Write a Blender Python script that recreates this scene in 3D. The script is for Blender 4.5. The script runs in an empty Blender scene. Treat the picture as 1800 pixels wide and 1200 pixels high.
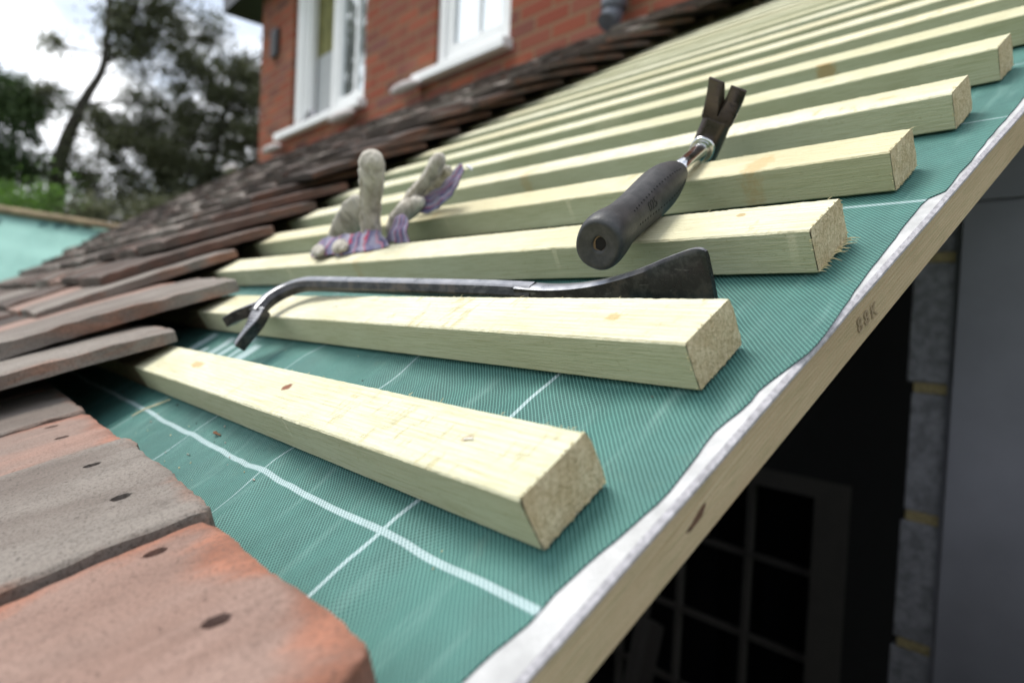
import bpy, bmesh, math, random
from math import sin, cos, pi, radians
from mathutils import Vector, Matrix, noise, Quaternion

scene = bpy.context.scene
COL = scene.collection

# ------------------------------------------------------------------ camera
cam_data = bpy.data.cameras.new("camera")
cam = bpy.data.objects.new("camera", cam_data)
COL.objects.link(cam)
cam.matrix_world = Matrix(((0.661127, -0.054003, 0.748328, 0.367695),
                           (0.748800, -0.015080, -0.662633, -0.152764),
                           (0.047069, 0.998433, 0.030468, 0.058301),
                           (0, 0, 0, 1)))
cam_data.sensor_width = 36
cam_data.lens = 23.58
cam_data.clip_start = 0.01
cam_data.clip_end = 600
cam_data.dof.use_dof = True
cam_data.dof.focus_distance = 0.36
cam_data.dof.aperture_fstop = 5.8
scene.camera = cam

# ------------------------------------------------------------------ node helpers
class NT:
    def __init__(self, tree):
        self.t = tree
    def n(self, kind, **kw):
        node = self.t.nodes.new(kind)
        for k, v in kw.items():
            if k == 'inp':
                for a, b in v.items():
                    if isinstance(b, bpy.types.NodeSocket):
                        self.t.links.new(b, node.inputs[a])
                    else:
                        node.inputs[a].default_value = b
            else:
                setattr(node, k, v)
        return node
    def link(self, a, b):
        self.t.links.new(a, b)
    def math(self, op, a, b=0.0, c=None, clamp=False):
        inp = {0: a, 1: b}
        if c is not None:
            inp[2] = c
        m = self.n('ShaderNodeMath', operation=op, inp=inp)
        m.use_clamp = clamp
        return m.outputs[0]
    def mix(self, fac, a, b, blend='MIX'):
        m = self.n('ShaderNodeMix', data_type='RGBA', blend_type=blend)
        for idx, v in ((0, fac), (6, a), (7, b)):
            if isinstance(v, bpy.types.NodeSocket):
                self.t.links.new(v, m.inputs[idx])
            else:
                m.inputs[idx].default_value = v if idx == 0 else (tuple(v) + (1,) if len(v) == 3 else v)
        return m.outputs[2]
    def ramp(self, fac, stops, interp='LINEAR'):
        r = self.n('ShaderNodeValToRGB')
        r.color_ramp.interpolation = interp
        el = r.color_ramp.elements
        while len(el) < len(stops):
            el.new(0.5)
        for e, (p, c) in zip(el, stops):
            e.position = p
            e.color = tuple(c) + (1,) if len(c) == 3 else c
        self.t.links.new(fac, r.inputs[0])
        return r.outputs[0]
    def sramp(self, fac, lo, hi):
        m = self.n('ShaderNodeMapRange', inp={0: fac, 1: lo, 2: hi, 3: 0.0, 4: 1.0})
        m.interpolation_type = 'SMOOTHSTEP'
        return m.outputs[0]
    def noise(self, vec, scale, detail=4, rough=.55, dist=0.0, out=0):
        x = self.n('ShaderNodeTexNoise', inp={'Vector': vec, 'Scale': scale, 'Detail': detail, 'Roughness': rough, 'Distortion': dist})
        return x.outputs[out]
    def mapping(self, vec, scale=(1, 1, 1), loc=(0, 0, 0), rot=(0, 0, 0)):
        return self.n('ShaderNodeMapping', inp={'Vector': vec, 'Scale': scale, 'Location': loc, 'Rotation': rot}).outputs[0]

# ------------------------------------------------------------------ world: pale blue sky with bright broken cloud
world = bpy.data.worlds.new("World")
scene.world = world
world.use_nodes = True
w = NT(world.node_tree)
world.node_tree.nodes.clear()
SUN_EL, SUN_AZ = radians(64), radians(238)        # azimuth measured like atan2(x, y): light from the left and slightly in front
sun_dir = Vector((sin(SUN_AZ) * cos(SUN_EL), cos(SUN_AZ) * cos(SUN_EL), sin(SUN_EL)))
sky = w.n('ShaderNodeTexSky', sky_type='NISHITA')
sky.sun_disc = False
sky.sun_elevation = SUN_EL
sky.sun_rotation = SUN_AZ
sky.air_density = 1.0
sky.dust_density = 1.5
tc = w.n('ShaderNodeTexCoord')
cl = w.noise(w.mapping(tc.outputs['Generated'], scale=(1, 1, 2.2), loc=(3.1, 1.7, 0.4)), 2.1, 7, .56, .25)
clf = w.sramp(cl, .43, .60)
cl2 = w.noise(w.mapping(tc.outputs['Generated'], scale=(1, 1, 2)), 4.5, 5)
cloud_col = w.mix(w.sramp(cl2, .3, .7), (17.5, 18.2, 19.2), (22, 22.1, 22.3))
skyc = w.mix(.65, sky.outputs[0], (11.5, 13, 15.5))
bg = w.n('ShaderNodeBackground', inp={'Color': w.mix(clf, skyc, cloud_col), 'Strength': 0.076})
wo = w.n('ShaderNodeOutputWorld')
w.link(bg.outputs[0], wo.inputs[0])

sun_data = bpy.data.lights.new("sun", 'SUN')
sun_data.energy = 3.25
sun_data.angle = radians(24)
sun_data.color = (1.0, .965, .9)
sun = bpy.data.objects.new("sun", sun_data)
COL.objects.link(sun)
sun.rotation_euler = sun_dir.to_track_quat('Z', 'Y').to_euler()

scene.view_settings.view_transform = 'Standard'
scene.view_settings.look = 'None'
scene.view_settings.exposure = 0.30
scene.view_settings.gamma = 1
scene.render.engine = 'CYCLES'

# ------------------------------------------------------------------ geometry helpers
PITCH = math.atan2(.5398, .8418)
ROOF = Matrix.Rotation(PITCH, 4, 'X')             # roof frame: x along the eaves, y up the slope, z out of the roof; battens' top face is z = 0

def sag(v):
    return -.016 * max(0.0, v - .35) ** 2
def sag_slope(v):
    return math.atan(-.032 * max(0.0, v - .35))

def tag(o, label=None, cat=None, group=None, kind=None):
    if label: o['label'] = label
    if cat: o['category'] = cat
    if group: o['group'] = group
    if kind: o['kind'] = kind
    return o

def mesh_obj(name, verts, faces, mats, parent=None, matrix=None, smooth=False, fmat=None):
    me = bpy.data.meshes.new(name)
    me.from_pydata([tuple(v) for v in verts], [], faces)
    if not isinstance(mats, (list, tuple)): mats = [mats]
    for m in mats: me.materials.append(m)
    if fmat: me.polygons.foreach_set('material_index', fmat)
    if smooth: me.polygons.foreach_set('use_smooth', [True] * len(me.polygons))
    me.update()
    o = bpy.data.objects.new(name, me)
    COL.objects.link(o)
    if parent: o.parent = parent
    if matrix is not None: o.matrix_world = matrix if not parent else o.matrix_world
    if matrix is not None and not parent: o.matrix_world = matrix
    return o

def empty(name, matrix=None):
    o = bpy.data.objects.new(name, None)
    o.empty_display_size = .05
    COL.objects.link(o)
    if matrix is not None: o.matrix_world = matrix
    return o

class MB:
    """collects shapes into one mesh"""
    def __init__(self):
        self.v = []; self.f = []; self.m = []
    def add(self, vs, fs, mi=0):
        b = len(self.v)
        self.v += [Vector(x) for x in vs]
        self.f += [tuple(i + b for i in f) for f in fs]
        self.m += [mi] * len(fs)
    def box(self, lo, hi, mi=0, M=None):
        x0, y0, z0 = lo; x1, y1, z1 = hi
        vs = [Vector(p) for p in ((x0,y0,z0),(x1,y0,z0),(x1,y1,z0),(x0,y1,z0),(x0,y0,z1),(x1,y0,z1),(x1,y1,z1),(x0,y1,z1))]
        if M is not None: vs = [M @ p for p in vs]
        self.add(vs, [(0,3,2,1),(4,5,6,7),(0,1,5,4),(1,2,6,5),(2,3,7,6),(3,0,4,7)], mi)
    def loft(self, rings, mi=0, cap=True, closed=True):
        n = len(rings[0]); vs = [p for r in rings for p in r]; fs = []
        for i in range(len(rings) - 1):
            for j in range(n if closed else n - 1):
                a = i * n + j; b = i * n + (j + 1) % n
                fs.append((a, b, b + n, a + n))
        if cap:
            fs.append(tuple(range(n - 1, -1, -1)))
            fs.append(tuple(range((len(rings) - 1) * n, len(rings) * n)))
        self.add(vs, fs, mi)
    def tube(self, pts, rad, sides=10, mi=0, up=(0, 0, 1), jitter=0, cap=True, phase=0.0):
        pts = [Vector(p) for p in pts]
        if not hasattr(rad, '__len__'): rad = [rad] * len(pts)
        rings = []; ref = Vector(up)
        for i, p in enumerate(pts):
            t = (pts[min(i + 1, len(pts) - 1)] - pts[max(i - 1, 0)]).normalized()
            a = ref - t * ref.dot(t)
            if a.length < 1e-4: a = t.orthogonal()
            a.normalize(); b = t.cross(a)
            r = rad[i]
            ra, rb = (r if hasattr(r, '__len__') else (r, r))
            rings.append([p + a * (ra * cos(2*pi*j/sides + phase)) + b * (rb * sin(2*pi*j/sides + phase)) for j in range(sides)])
        self.loft(rings, mi, cap)
    def build(self, name, mats, parent=None, matrix=None, smooth=False, bevel=0, fix=True):
        o = mesh_obj(name, self.v, self.f, mats, parent, matrix, smooth, self.m)
        if fix:
            bm = bmesh.new(); bm.from_mesh(o.data)
            bmesh.ops.recalc_face_normals(bm, faces=bm.faces)
            bm.to_mesh(o.data); bm.free()
        if bevel:
            md = o.modifiers.new('bevel', 'BEVEL'); md.width = bevel; md.segments = 2; md.limit_method = 'ANGLE'; md.angle_limit = radians(40)
        return o

def bake(o):
    """replace an object's mesh by its evaluated one and drop the modifiers"""
    bpy.context.view_layer.update()
    dg = bpy.context.evaluated_depsgraph_get()
    me = bpy.data.meshes.new_from_object(o.evaluated_get(dg))
    o.modifiers.clear(); o.data = me
    return o

def catmull(pts, n):
    P = [tuple(p) for p in pts]; out = []
    P = [P[0]] + P + [P[-1]]
    for i in range(1, len(P) - 2):
        for s in range(n):
            t = s / n
            out.append([.5 * (2*P[i][k] + (P[i+1][k]-P[i-1][k])*t + (2*P[i-1][k]-5*P[i][k]+4*P[i+1][k]-P[i+2][k])*t*t
                        + (3*P[i][k]-P[i-1][k]-3*P[i+1][k]+P[i+2][k])*t**3) for k in range(len(P[0]))])
    out.append(list(P[-2]))
    return out

# ------------------------------------------------------------------ materials
def new_mat(name):
    m = bpy.data.materials.new(name); m.use_nodes = True
    m.node_tree.nodes.clear()
    t = NT(m.node_tree)
    out = t.n('ShaderNodeOutputMaterial')
    p = t.n('ShaderNodeBsdfPrincipled')
    t.link(p.outputs[0], out.inputs[0])
    return m, t, p

def setp(t, p, **kw):
    names = {'col': 'Base Color', 'rough': 'Roughness', 'metal': 'Metallic', 'spec': 'Specular IOR Level', 'coat': 'Coat Weight', 'normal': 'Normal', 'sheen': 'Sheen Weight', 'alpha': 'Alpha'}
    for k, v in kw.items():
        s = p.inputs[names[k]]
        if isinstance(v, bpy.types.NodeSocket): t.link(v, s)
        else: s.default_value = tuple(v) + (1,) if k == 'col' else v

def bump(t, h, dist, strength=1.0, normal=None):
    b = t.n('ShaderNodeBump', inp={'Height': h, 'Distance': dist, 'Strength': strength})
    if normal is not None: t.link(normal, b.inputs['Normal'])
    return b.outputs[0]

def timber_mat(name, knots=(), warm=0.0, seedloc=(0, 0, 0), base=None, along_y=False):
    """sawn, tanalised softwood: grain runs along local x. knots = (x, y, rx, ry, strength, (r,g,b)) on the top face, local metres"""
    m, t, p = new_mat(name)
    tc = t.n('ShaderNodeTexCoord').outputs['Object']
    oi = t.n('ShaderNodeObjectInfo').outputs['Random']
    off = t.n('ShaderNodeCombineXYZ', inp={0: t.math('MULTIPLY', oi, 7.3), 1: t.math('MULTIPLY', oi, 3.1), 2: t.math('MULTIPLY', oi, 5.7)}).outputs[0]
    vec = t.n('ShaderNodeVectorMath', operation='ADD', inp={0: tc, 1: off}).outputs[0]
    if along_y: vec = t.mapping(vec, rot=(0, 0, -pi / 2))
    vec = t.mapping(vec, loc=seedloc)
    warp = t.noise(t.mapping(vec, scale=(6, 22, 22)), 1.0, 3)
    fine = t.noise(t.mapping(vec, scale=(42, 850, 850)), 1.0, 4, .65)
    rings = t.n('ShaderNodeTexWave', wave_type='BANDS', bands_direction='DIAGONAL', inp={'Vector': t.mapping(vec, scale=(.35, 60, 110)), 'Scale': 3.0, 'Distortion': 6.0, 'Detail': 2.0, 'Detail Scale': .6}).outputs['Fac']
    fuzz = t.noise(vec, 1400, 2, .6)
    patch = t.noise(t.mapping(vec, scale=(5, 16, 16)), 1.0, 4, .6)
    b0, b1 = base if base else ((.53, .505, .35), (.72, .70, .545))
    col = t.mix(t.sramp(patch, .3, .72), b0, b1)
    green = t.noise(t.mapping(vec, scale=(3, 9, 9), loc=(4, 2, 1)), 1.0, 3)
    col = t.mix(t.math('MULTIPLY', t.sramp(green, .42, .7), .30 if not base else .1), col, (.49, .495, .32))
    col = t.mix(t.math('MULTIPLY', t.sramp(rings, .55, .95), .20 if not base else .42), col, (.40, .31, .15) if not base else (.42, .26, .13))
    col = t.mix(t.math('MULTIPLY', t.sramp(fine, .44, .70), .50), col, (.33, .30, .16))
    tone = t.n('ShaderNodeMix', data_type='RGBA', blend_type='MULTIPLY', inp={0: 1.0})
    t.link(col, tone.inputs[6])
    t.link(t.ramp(oi, [(0, (.93, .94, .90)), (.5, (1, 1, 1)), (1, (1.0, .955, .88))]), tone.inputs[7])
    col = tone.outputs[2]
    # rough torn fibre marks across the face
    tear = t.noise(t.mapping(vec, scale=(95, 28, 28), rot=(0, 0, .5)), 1.0, 5, .7)
    nz_ = t.n('ShaderNodeSeparateXYZ', inp={0: t.n('ShaderNodeTexCoord').outputs['Normal']}).outputs[2]
    tm = t.math('MULTIPLY', t.math('MULTIPLY', t.sramp(tear, .56, .66), t.sramp(patch, .42, .6)), t.sramp(nz_, .5, .9))
    col = t.mix(t.math('MULTIPLY', tm, .60), col, (.40, .34, .16))
    side = t.math('SUBTRACT', 1.0, t.sramp(nz_, .3, .8))          # flanks coloured darker than the top, painting in their shade
    col = t.mix(t.math('MULTIPLY', side, .0 if base else .38), col, (.37, .355, .205))
    speck = t.sramp(t.noise(vec, 420, 3, .6), .62, .72)
    col = t.mix(t.math('MULTIPLY', speck, .42), col, (.34, .28, .15))
    sep = t.n('ShaderNodeSeparateXYZ', inp={0: tc})
    for (kx, ky, rx, ry, st, kc) in knots:
        dx = t.math('DIVIDE', t.math('SUBTRACT', sep.outputs[0], kx), rx)
        dy = t.math('DIVIDE', t.math('SUBTRACT', sep.outputs[1], ky), ry)
        d = t.math('SQRT', t.math('ADD', t.math('MULTIPLY', dx, dx), t.math('MULTIPLY', dy, dy)))
        d = t.math('ADD', d, t.math('MULTIPLY', t.math('SUBTRACT', t.noise(vec, 260, 3), .5), 1.3))
        f = t.math('MULTIPLY', t.math('SUBTRACT', 1.0, t.sramp(d, .45, 1.05)), st)
        col = t.mix(f, col, kc)
    h = t.math('ADD', t.math('MULTIPLY', fine, .7), t.math('MULTIPLY', fuzz, .5))
    h = t.math('ADD', h, t.math('MULTIPLY', tm, -.8))
    setp(t, p, col=col, rough=.82, spec=.25, normal=bump(t, h, .0011, .75))
    return m

def endgrain_mat(name):
    m, t, p = new_mat(name)
    tc = t.n('ShaderNodeTexCoord').outputs['Object']
    a = t.noise(tc, 700, 3, .7)
    b = t.noise(tc, 120, 4, .6)
    rg = t.n('ShaderNodeTexWave', wave_type='RINGS', rings_direction='X', inp={'Vector': t.mapping(tc, loc=(0, -.06, .03)), 'Scale': 75.0, 'Distortion': 2.0, 'Detail': 2.0}).outputs['Fac']
    col = t.mix(t.sramp(b, .3, .7), (.60, .475, .29), (.76, .64, .43))
    col = t.mix(t.math('MULTIPLY', t.sramp(a, .46, .64), .55), col, (.34, .25, .13))
    col = t.mix(t.math('MULTIPLY', t.sramp(rg, .6, .95), .22), col, (.38, .28, .15))
    setp(t, p, col=col, rough=.92, spec=.1, normal=bump(t, t.math('ADD', a, t.math('MULTIPLY', b, .6)), .0022, .9))
    return m

def clay_mat(name, c_main, c_alt, c_edge, edge_amt, pitted=1.0):
    m, t, p = new_mat(name)
    tc = t.n('ShaderNodeTexCoord').outputs['Object']
    oi = t.n('ShaderNodeObjectInfo').outputs['Random']
    off = t.n('ShaderNodeCombineXYZ', inp={0: t.math('MULTIPLY', oi, 9.0), 1: t.math('MULTIPLY', oi, 4.0), 2: t.math('MULTIPLY', oi, 2.0)}).outputs[0]
    vec = t.n('ShaderNodeVectorMath', operation='ADD', inp={0: tc, 1: off}).outputs[0]
    big = t.noise(t.mapping(vec, scale=(13, 6, 13)), 1.0, 4, .55, .4)
    mid = t.noise(t.mapping(vec, scale=(60, 22, 60)), 1.0, 5, .62)
    fin = t.noise(vec, 700, 4, .7)
    streak = t.noise(t.mapping(vec, scale=(130, 9, 130)), 1.0, 4, .6)
    col = t.mix(t.sramp(big, .36, .64), c_main, c_alt)
    col = t.mix(t.math('MULTIPLY', t.sramp(mid, .42, .72), .4), col, tuple(x * .6 for x in c_main))
    col = t.mix(t.math('MULTIPLY', t.sramp(streak, .52, .75), .35), col, tuple(min(1, x * 1.25 + .05) for x in c_main))
    # worn and broken clay: chipped orange patches and pale lichen
    e = t.noise(t.mapping(vec, scale=(26, 16, 30), loc=(2, 5, 1)), 1.0, 5, .62, .5)
    gs_ = t.n('ShaderNodeSeparateXYZ', inp={0: t.n('ShaderNodeTexCoord').outputs['Generated']})
    gx, gy = gs_.outputs[0], gs_.outputs[1]
    ed = t.math('MINIMUM', t.math('MINIMUM', gx, t.math('SUBTRACT', 1.0, gx)), t.math('MULTIPLY', t.math('SUBTRACT', 1.0, gy), 1.5))
    ed = t.math('ADD', ed, t.math('MULTIPLY', t.math('SUBTRACT', e, .5), .36))
    em = t.math('SUBTRACT', 1.0, t.sramp(ed, .14 * edge_amt - .075, .14 * edge_amt + .03))
    col = t.mix(t.math('MULTIPLY', em, .85), col, t.mix(t.sramp(mid, .35, .65), c_edge, tuple(x * .62 for x in c_edge)))
    grit = t.noise(vec, 620, 5, .75)
    col = t.mix(t.math('MULTIPLY', t.sramp(grit, .47, .62), .55), col, tuple(x * .45 for x in c_main))
    li = t.n('ShaderNodeTexVoronoi', feature='F1', inp={'Vector': t.n('ShaderNodeVectorMath', operation='ADD', inp={0: vec, 1: t.noise(vec, 90, 2, out=1)}).outputs[0], 'Scale': 26.0}).outputs['Distance']
    lm = t.math('MULTIPLY', t.math('SUBTRACT', 1.0, t.sramp(li, .07, .12)), t.sramp(big, .5, .55))
    col = t.mix(t.math('MULTIPLY', lm, .55), col, (.45, .42, .34))
    pits = t.sramp(t.noise(vec, 330, 3, .5), .66, .74)
    col = t.mix(t.math('MULTIPLY', pits, .4 * pitted), col, tuple(x * .3 for x in c_main))
    h = t.math('ADD', t.math('MULTIPLY', mid, .9), t.math('MULTIPLY', fin, .35))
    h = t.math('SUBTRACT', h, t.math('MULTIPLY', pits, .5))
    setp(t, p, col=col, rough=.85, spec=.3, normal=bump(t, t.math('ADD', h, t.math('MULTIPLY', grit, .35)), .0022, .8))
    return m

M_CLAY_GREY = clay_mat('weathered_grey_clay', (.150, .122, .104), (.235, .208, .182), (.34, .16, .10), .12)
M_CLAY_PINK = clay_mat('weathered_pink_clay', (.30, .185, .145), (.205, .155, .13), (.34, .15, .10), .4)
M_CLAY_ORANGE = clay_mat('worn_orange_clay', (.25, .158, .125), (.30, .205, .168), (.40, .16, .095), .55)
M_CLAY_DARK = clay_mat('dark_mossy_clay', (.050, .036, .030), (.10, .075, .062), (.17, .075, .045), .2)
M_CLAY_BROWN = clay_mat('brown_clay', (.078, .058, .049), (.14, .105, .088), (.20, .095, .065), .25)
M_HOLE = None

def simple(name, col, rough=.6, metal=0.0, spec=.5, nscale=0, namt=.3, bumpd=0, bscale=300):
    m, t, p = new_mat(name)
    c = col
    if nscale:
        tc = t.n('ShaderNodeTexCoord').outputs['Object']
        nz = t.noise(tc, nscale, 5, .6)
        c = t.mix(t.sramp(nz, .3, .7), tuple(x * (1 - namt) for x in col), tuple(min(1, x * (1 + namt * .6)) for x in col))
        setp(t, p, col=c)
        r = t.n('ShaderNodeMapRange', inp={0: nz, 1: .3, 2: .7, 3: max(0, rough - .12), 4: min(1, rough + .12)}).outputs[0]
        setp(t, p, rough=r)
    else:
        setp(t, p, col=col, rough=rough)
    if bumpd:
        tc = t.n('ShaderNodeTexCoord').outputs['Object']
        setp(t, p, normal=bump(t, t.noise(tc, bscale, 4, .6), bumpd, .6))
    setp(t, p, metal=metal, spec=spec)
    return m

# membrane: woven scrim, printed white grid lines
def membrane_mat(name, uvname='uv', weave=True, lines=True, base=((.009, .060, .053), (.115, .275, .240))):
    m, t, p = new_mat(name)
    uv = t.n('ShaderNodeUVMap', uv_map=uvname).outputs[0]
    sp = t.n('ShaderNodeSeparateXYZ', inp={0: uv})
    u, v = sp.outputs[0], sp.outputs[1]
    wob1 = t.math('MULTIPLY', t.math('SUBTRACT', t.noise(uv, 34, 3), .5), .0026)
    wob2 = t.math('MULTIPLY', t.math('SUBTRACT', t.noise(t.mapping(uv, loc=(7, 3, 0)), 30, 3), .5), .0026)
    big = t.noise(t.mapping(uv, scale=(9, 5, 1)), 1.0, 4, .55, .3)
    mid = t.noise(uv, 55, 4, .6)
    patch = t.math('ADD', t.math('MULTIPLY', big, .6), t.math('MULTIPLY', mid, .4))
    if weave:
        k = 2 * pi / .0018
        a = t.math('MULTIPLY', t.math('ADD', t.math('ADD', u, v), wob1), k * .7071)
        b = t.math('MULTIPLY', t.math('ADD', t.math('SUBTRACT', u, v), wob2), k * .7071)
        sa = t.sramp(t.math('SINE', a), .0, .95)
        sb = t.sramp(t.math('SINE', b), .25, 1.0)
        thr = t.math('MAXIMUM', sa, t.math('MULTIPLY', sb, .75))
        col = t.mix(t.math('MULTIPLY', thr, t.math('ADD', .30, t.math('MULTIPLY', patch, 1.15)), clamp=True), base[0], base[1])
        dist = thr
    else:
        col = t.mix(.5, base[0], base[1]); dist = mid
    col = t.mix(t.math('MULTIPLY', t.sramp(patch, .40, .66), .26), col, (.06, .205, .175))
    pale_streak = t.noise(t.mapping(uv, scale=(60, 9, 1), rot=(0, 0, .6)), 1.0, 5, .65)  # paler diagonal streaks across the membrane
    col = t.mix(t.math('MULTIPLY', t.sramp(pale_streak, .52, .72), .22), col, (.26, .42, .38))
    dirt = t.sramp(t.noise(t.mapping(uv, loc=(3, 3, 0)), 38, 5, .65), .58, .78)
    col = t.mix(t.math('MULTIPLY', dirt, .22), col, (.14, .20, .15))
    if lines:
        fr = t.math('ADD', t.math('ADD', .25, t.math('MULTIPLY', dist, .5)), t.math('MULTIPLY', mid, .3), clamp=True)
        def line(coord, c, hw):
            d = t.math('ABSOLUTE', t.math('SUBTRACT', coord, c))
            return t.math('SUBTRACT', 1.0, t.sramp(d, hw * .75, hw * 1.15))
        f = line(v, -.0215, .0018)
        for c, hw in ((.1225, .0015), (-.010, .0007), (-.146, .0009), (-.278, .0007), (-.41, .0007)):
            f = t.math('MAXIMUM', f, line(u, c, hw))
        for c, hw in ((.2895, .0016), (.4165, .0009), (.545, .001)):
            f = t.math('MAXIMUM', f, t.math('MULTIPLY', line(v, c, hw), .8))
        # part of a printed mark showing between the lowest two battens
        for c, hw, v0, v1 in ((-.403, .008, .05, .094), (-.374, .006, .05, .072), (-.349, .008, .05, .093), (-.318, .007, .05, .082), (-.291, .0045, .05, .098), (-.266, .0075, .052, .087)):
            g = t.math('MULTIPLY', t.sramp(v, v0 - .002, v0 + .002), t.math('SUBTRACT', 1.0, t.sramp(v, v1 - .003, v1 + .003)))
            f = t.math('MAXIMUM', f, t.math('MULTIPLY', line(u, c, hw), g))
        col = t.mix(t.math('MULTIPLY', f, fr), col, (.47, .59, .61))
    setp(t, p, col=col, rough=.62, spec=.35, normal=bump(t, t.math('ADD', dist, t.math('MULTIPLY', mid, .5)), .0005, .7))
    return m

def brick_mat(name):
    m, t, p = new_mat(name)
    tc = t.n('ShaderNodeTexCoord').outputs['Object']
    sp = t.n('ShaderNodeSeparateXYZ', inp={0: tc})
    # run the bond along x on the front and along y on the gable
    uvw = t.n('ShaderNodeCombineXYZ', inp={0: t.math('ADD', sp.outputs[0], sp.outputs[1]), 1: sp.outputs[2]}).outputs[0]
    uvw = t.n('ShaderNodeVectorMath', operation='ADD', inp={0: uvw, 1: t.n('ShaderNodeVectorMath', operation='SCALE', inp={0: t.noise(tc, 14, 3, out=1), 'Scale': .006}).outputs[0]}).outputs[0]
    br = t.n('ShaderNodeTexBrick', inp={'Vector': uvw, 'Scale': 1.0, 'Brick Width': .225, 'Row Height': .075, 'Mortar Size': .0085, 'Mortar Smooth': .25, 'Bias': 0.0,
                                        'Color1': (0, 0, 0, 1), 'Color2': (1, 1, 1, 1), 'Mortar': (.5, .5, .5, 1)})
    br.offset = .5
    pick = t.ramp(br.outputs[0], [(0, (.19, .046, .026)), (.3, (.24, .066, .034)), (.55, (.10, .043, .036)), (.8, (.26, .075, .040)), (1, (.14, .060, .052))])
    nz = t.noise(tc, 45, 5, .65)
    col = t.mix(t.math('MULTIPLY', t.sramp(nz, .4, .7), .45), pick, (.22, .06, .04))
    col = t.mix(t.math('MULTIPLY', t.sramp(t.noise(tc, 3, 3), .5, .75), .3), col, (.50, .22, .12))
    col = t.mix(t.math('MULTIPLY', br.outputs[1], .8), col, (.20, .125, .07))
    h = t.math('ADD', t.math('SUBTRACT', 1.0, br.outputs[1]), t.math('MULTIPLY', nz, .3))
    setp(t, p, col=col, rough=.88, spec=.2, normal=bump(t, h, .006, .8))
    return m

M_END = endgrain_mat('sawn_end_grain')
M_RAKE = timber_mat('planed_rake_timber', knots=(), base=((.50, .37, .235), (.62, .49, .33)))
M_OLDWOOD = timber_mat('old_dark_wood', base=((.06, .045, .035), (.10, .075, .055)))
M_SPLINTER = simple('torn_wood_fibre', (.62, .53, .32), .9, nscale=200)
M_MEMB = membrane_mat('green_roof_membrane')
M_MEMB_FAR = membrane_mat('pale_green_roof_membrane', weave=False, lines=False, base=((.20, .42, .36), (.32, .54, .48)))
M_WHITE = simple('white_paint', (.78, .78, .78), .45, nscale=60, namt=.05)
M_CAP = simple('white_capping_paint', (.43, .43, .43), .65, nscale=40, namt=.28, bumpd=.0005, bscale=700)
M_WHITE_EDGE = simple('white_board_edge', (.44, .42, .44), .7, nscale=300, namt=.3, bumpd=.0006, bscale=900)
M_BRICK = brick_mat('red_brickwork')
M_BLOCK = simple('grey_concrete_block', (.25, .25, .26), .95, nscale=60, namt=.35, bumpd=.003, bscale=220)
M_MORTAR = simple('yellow_mortar', (.36, .29, .14), .95, nscale=160, namt=.3, bumpd=.003, bscale=260)
M_PANEL = simple('grey_sheet_panel', (.25, .25, .27), .6, nscale=6, namt=.12)
M_CONCRETE = simple('concrete', (.03, .03, .029), .9, nscale=8, namt=.3)
M_DARKROOM = simple('room_shade_black', (.012, .011, .011), .9, nscale=5, namt=.3)  # near-black wall colour that paints in the shade of the room
M_RUBBER = None
M_CHROME = simple('chromed_steel', (.72, .72, .73), .16, 1.0, nscale=90, namt=.15)
M_HEAD = simple('dark_worn_forged_steel', (.080, .063, .056), .33, .75, nscale=60, namt=.35, bumpd=.0004, bscale=500)
M_BLACK = simple('black_gloss_paint', (.015, .015, .017), .4)
M_LEAD = simple('mortar_lump_lime', (.52, .47, .46), .9, nscale=50, namt=.2, bumpd=.004, bscale=60)

# ================================================================== THE SETTING
GZ = -2.7
g = MB(); g.box((-250, -250, GZ - .5), (250, 250, GZ))
m_ground, t_, p_ = new_mat('garden_grass')
tcg = t_.n('ShaderNodeTexCoord').outputs['Object']
setp(t_, p_, col=t_.mix(t_.sramp(t_.noise(tcg, 1.2, 5), .3, .7), (.035, .07, .018), (.09, .13, .035)), rough=.95)
tag(g.build('ground', m_ground), kind='structure')

# ------------------------------------------------------------------ brick house
WY = 2.0
house = empty('brick_house', Matrix.Translation((-5.45, WY, GZ)))
tag(house, 'red brick house with white framed windows rising behind the old tiles', 'house')
def hpart(mb, name, mats, parent=None, **kw):
    o = mb.build(name, mats, None, None, **kw)
    if parent is None: parent = house
    o.parent = parent
    o.matrix_parent_inverse = parent.matrix_world.inverted() if parent is house else Matrix()
    return o

WX0, WX1 = -5.45, 3.2
openings = [(-4.80, -3.64, 1.455, 2.72), (-2.835, -2.19, 1.44, 2.55), (-2.10, -.46, -2.55, -.40)]
wall = MB(); base_ = MB()
xs = sorted({WX0, WX1} | {o[0] for o in openings} | {o[1] for o in openings})
for a, b in zip(xs[:-1], xs[1:]):
    zz = [GZ, 3.4]
    cuts = [(o[2], o[3]) for o in openings if o[0] <= a + 1e-6 and o[1] >= b - 1e-6]
    z = GZ
    for c0, c1 in sorted(cuts) + [(3.4, 3.4)]:
        if z < 1.0: base_.box((a, WY, z), (b, WY + .28, min(c0, 1.0)))
        if c0 > 1.0: wall.box((a, WY, max(z, 1.0)), (b, WY + .28, c0))
        z = c1
wall.box((WX0, WY + .28, GZ), (WX0 + .28, WY + 6, 3.4))
hpart(wall, 'wall', M_BRICK); hpart(base_, 'shade_painted_base', M_DARKROOM)  # lower part of the brick wall coloured near-black as room shade
rf = MB(); rf.box((-5.98, WY - .16, 2.68), (WX1, WY - .0025, 2.95)); rf.box((-5.98, WY - .0025, 2.68), (WX0 - .0025, WY + 6, 2.95))
rf.box((-6.05, WY - .26, 2.9525), (WX1, WY + 6, 3.1)); hpart(rf, 'eaves', M_BLACK)
vt = MB(); vt.box((-5.19, WY - .03, 2.115), (-5.06, WY - .001, 2.33))
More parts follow.
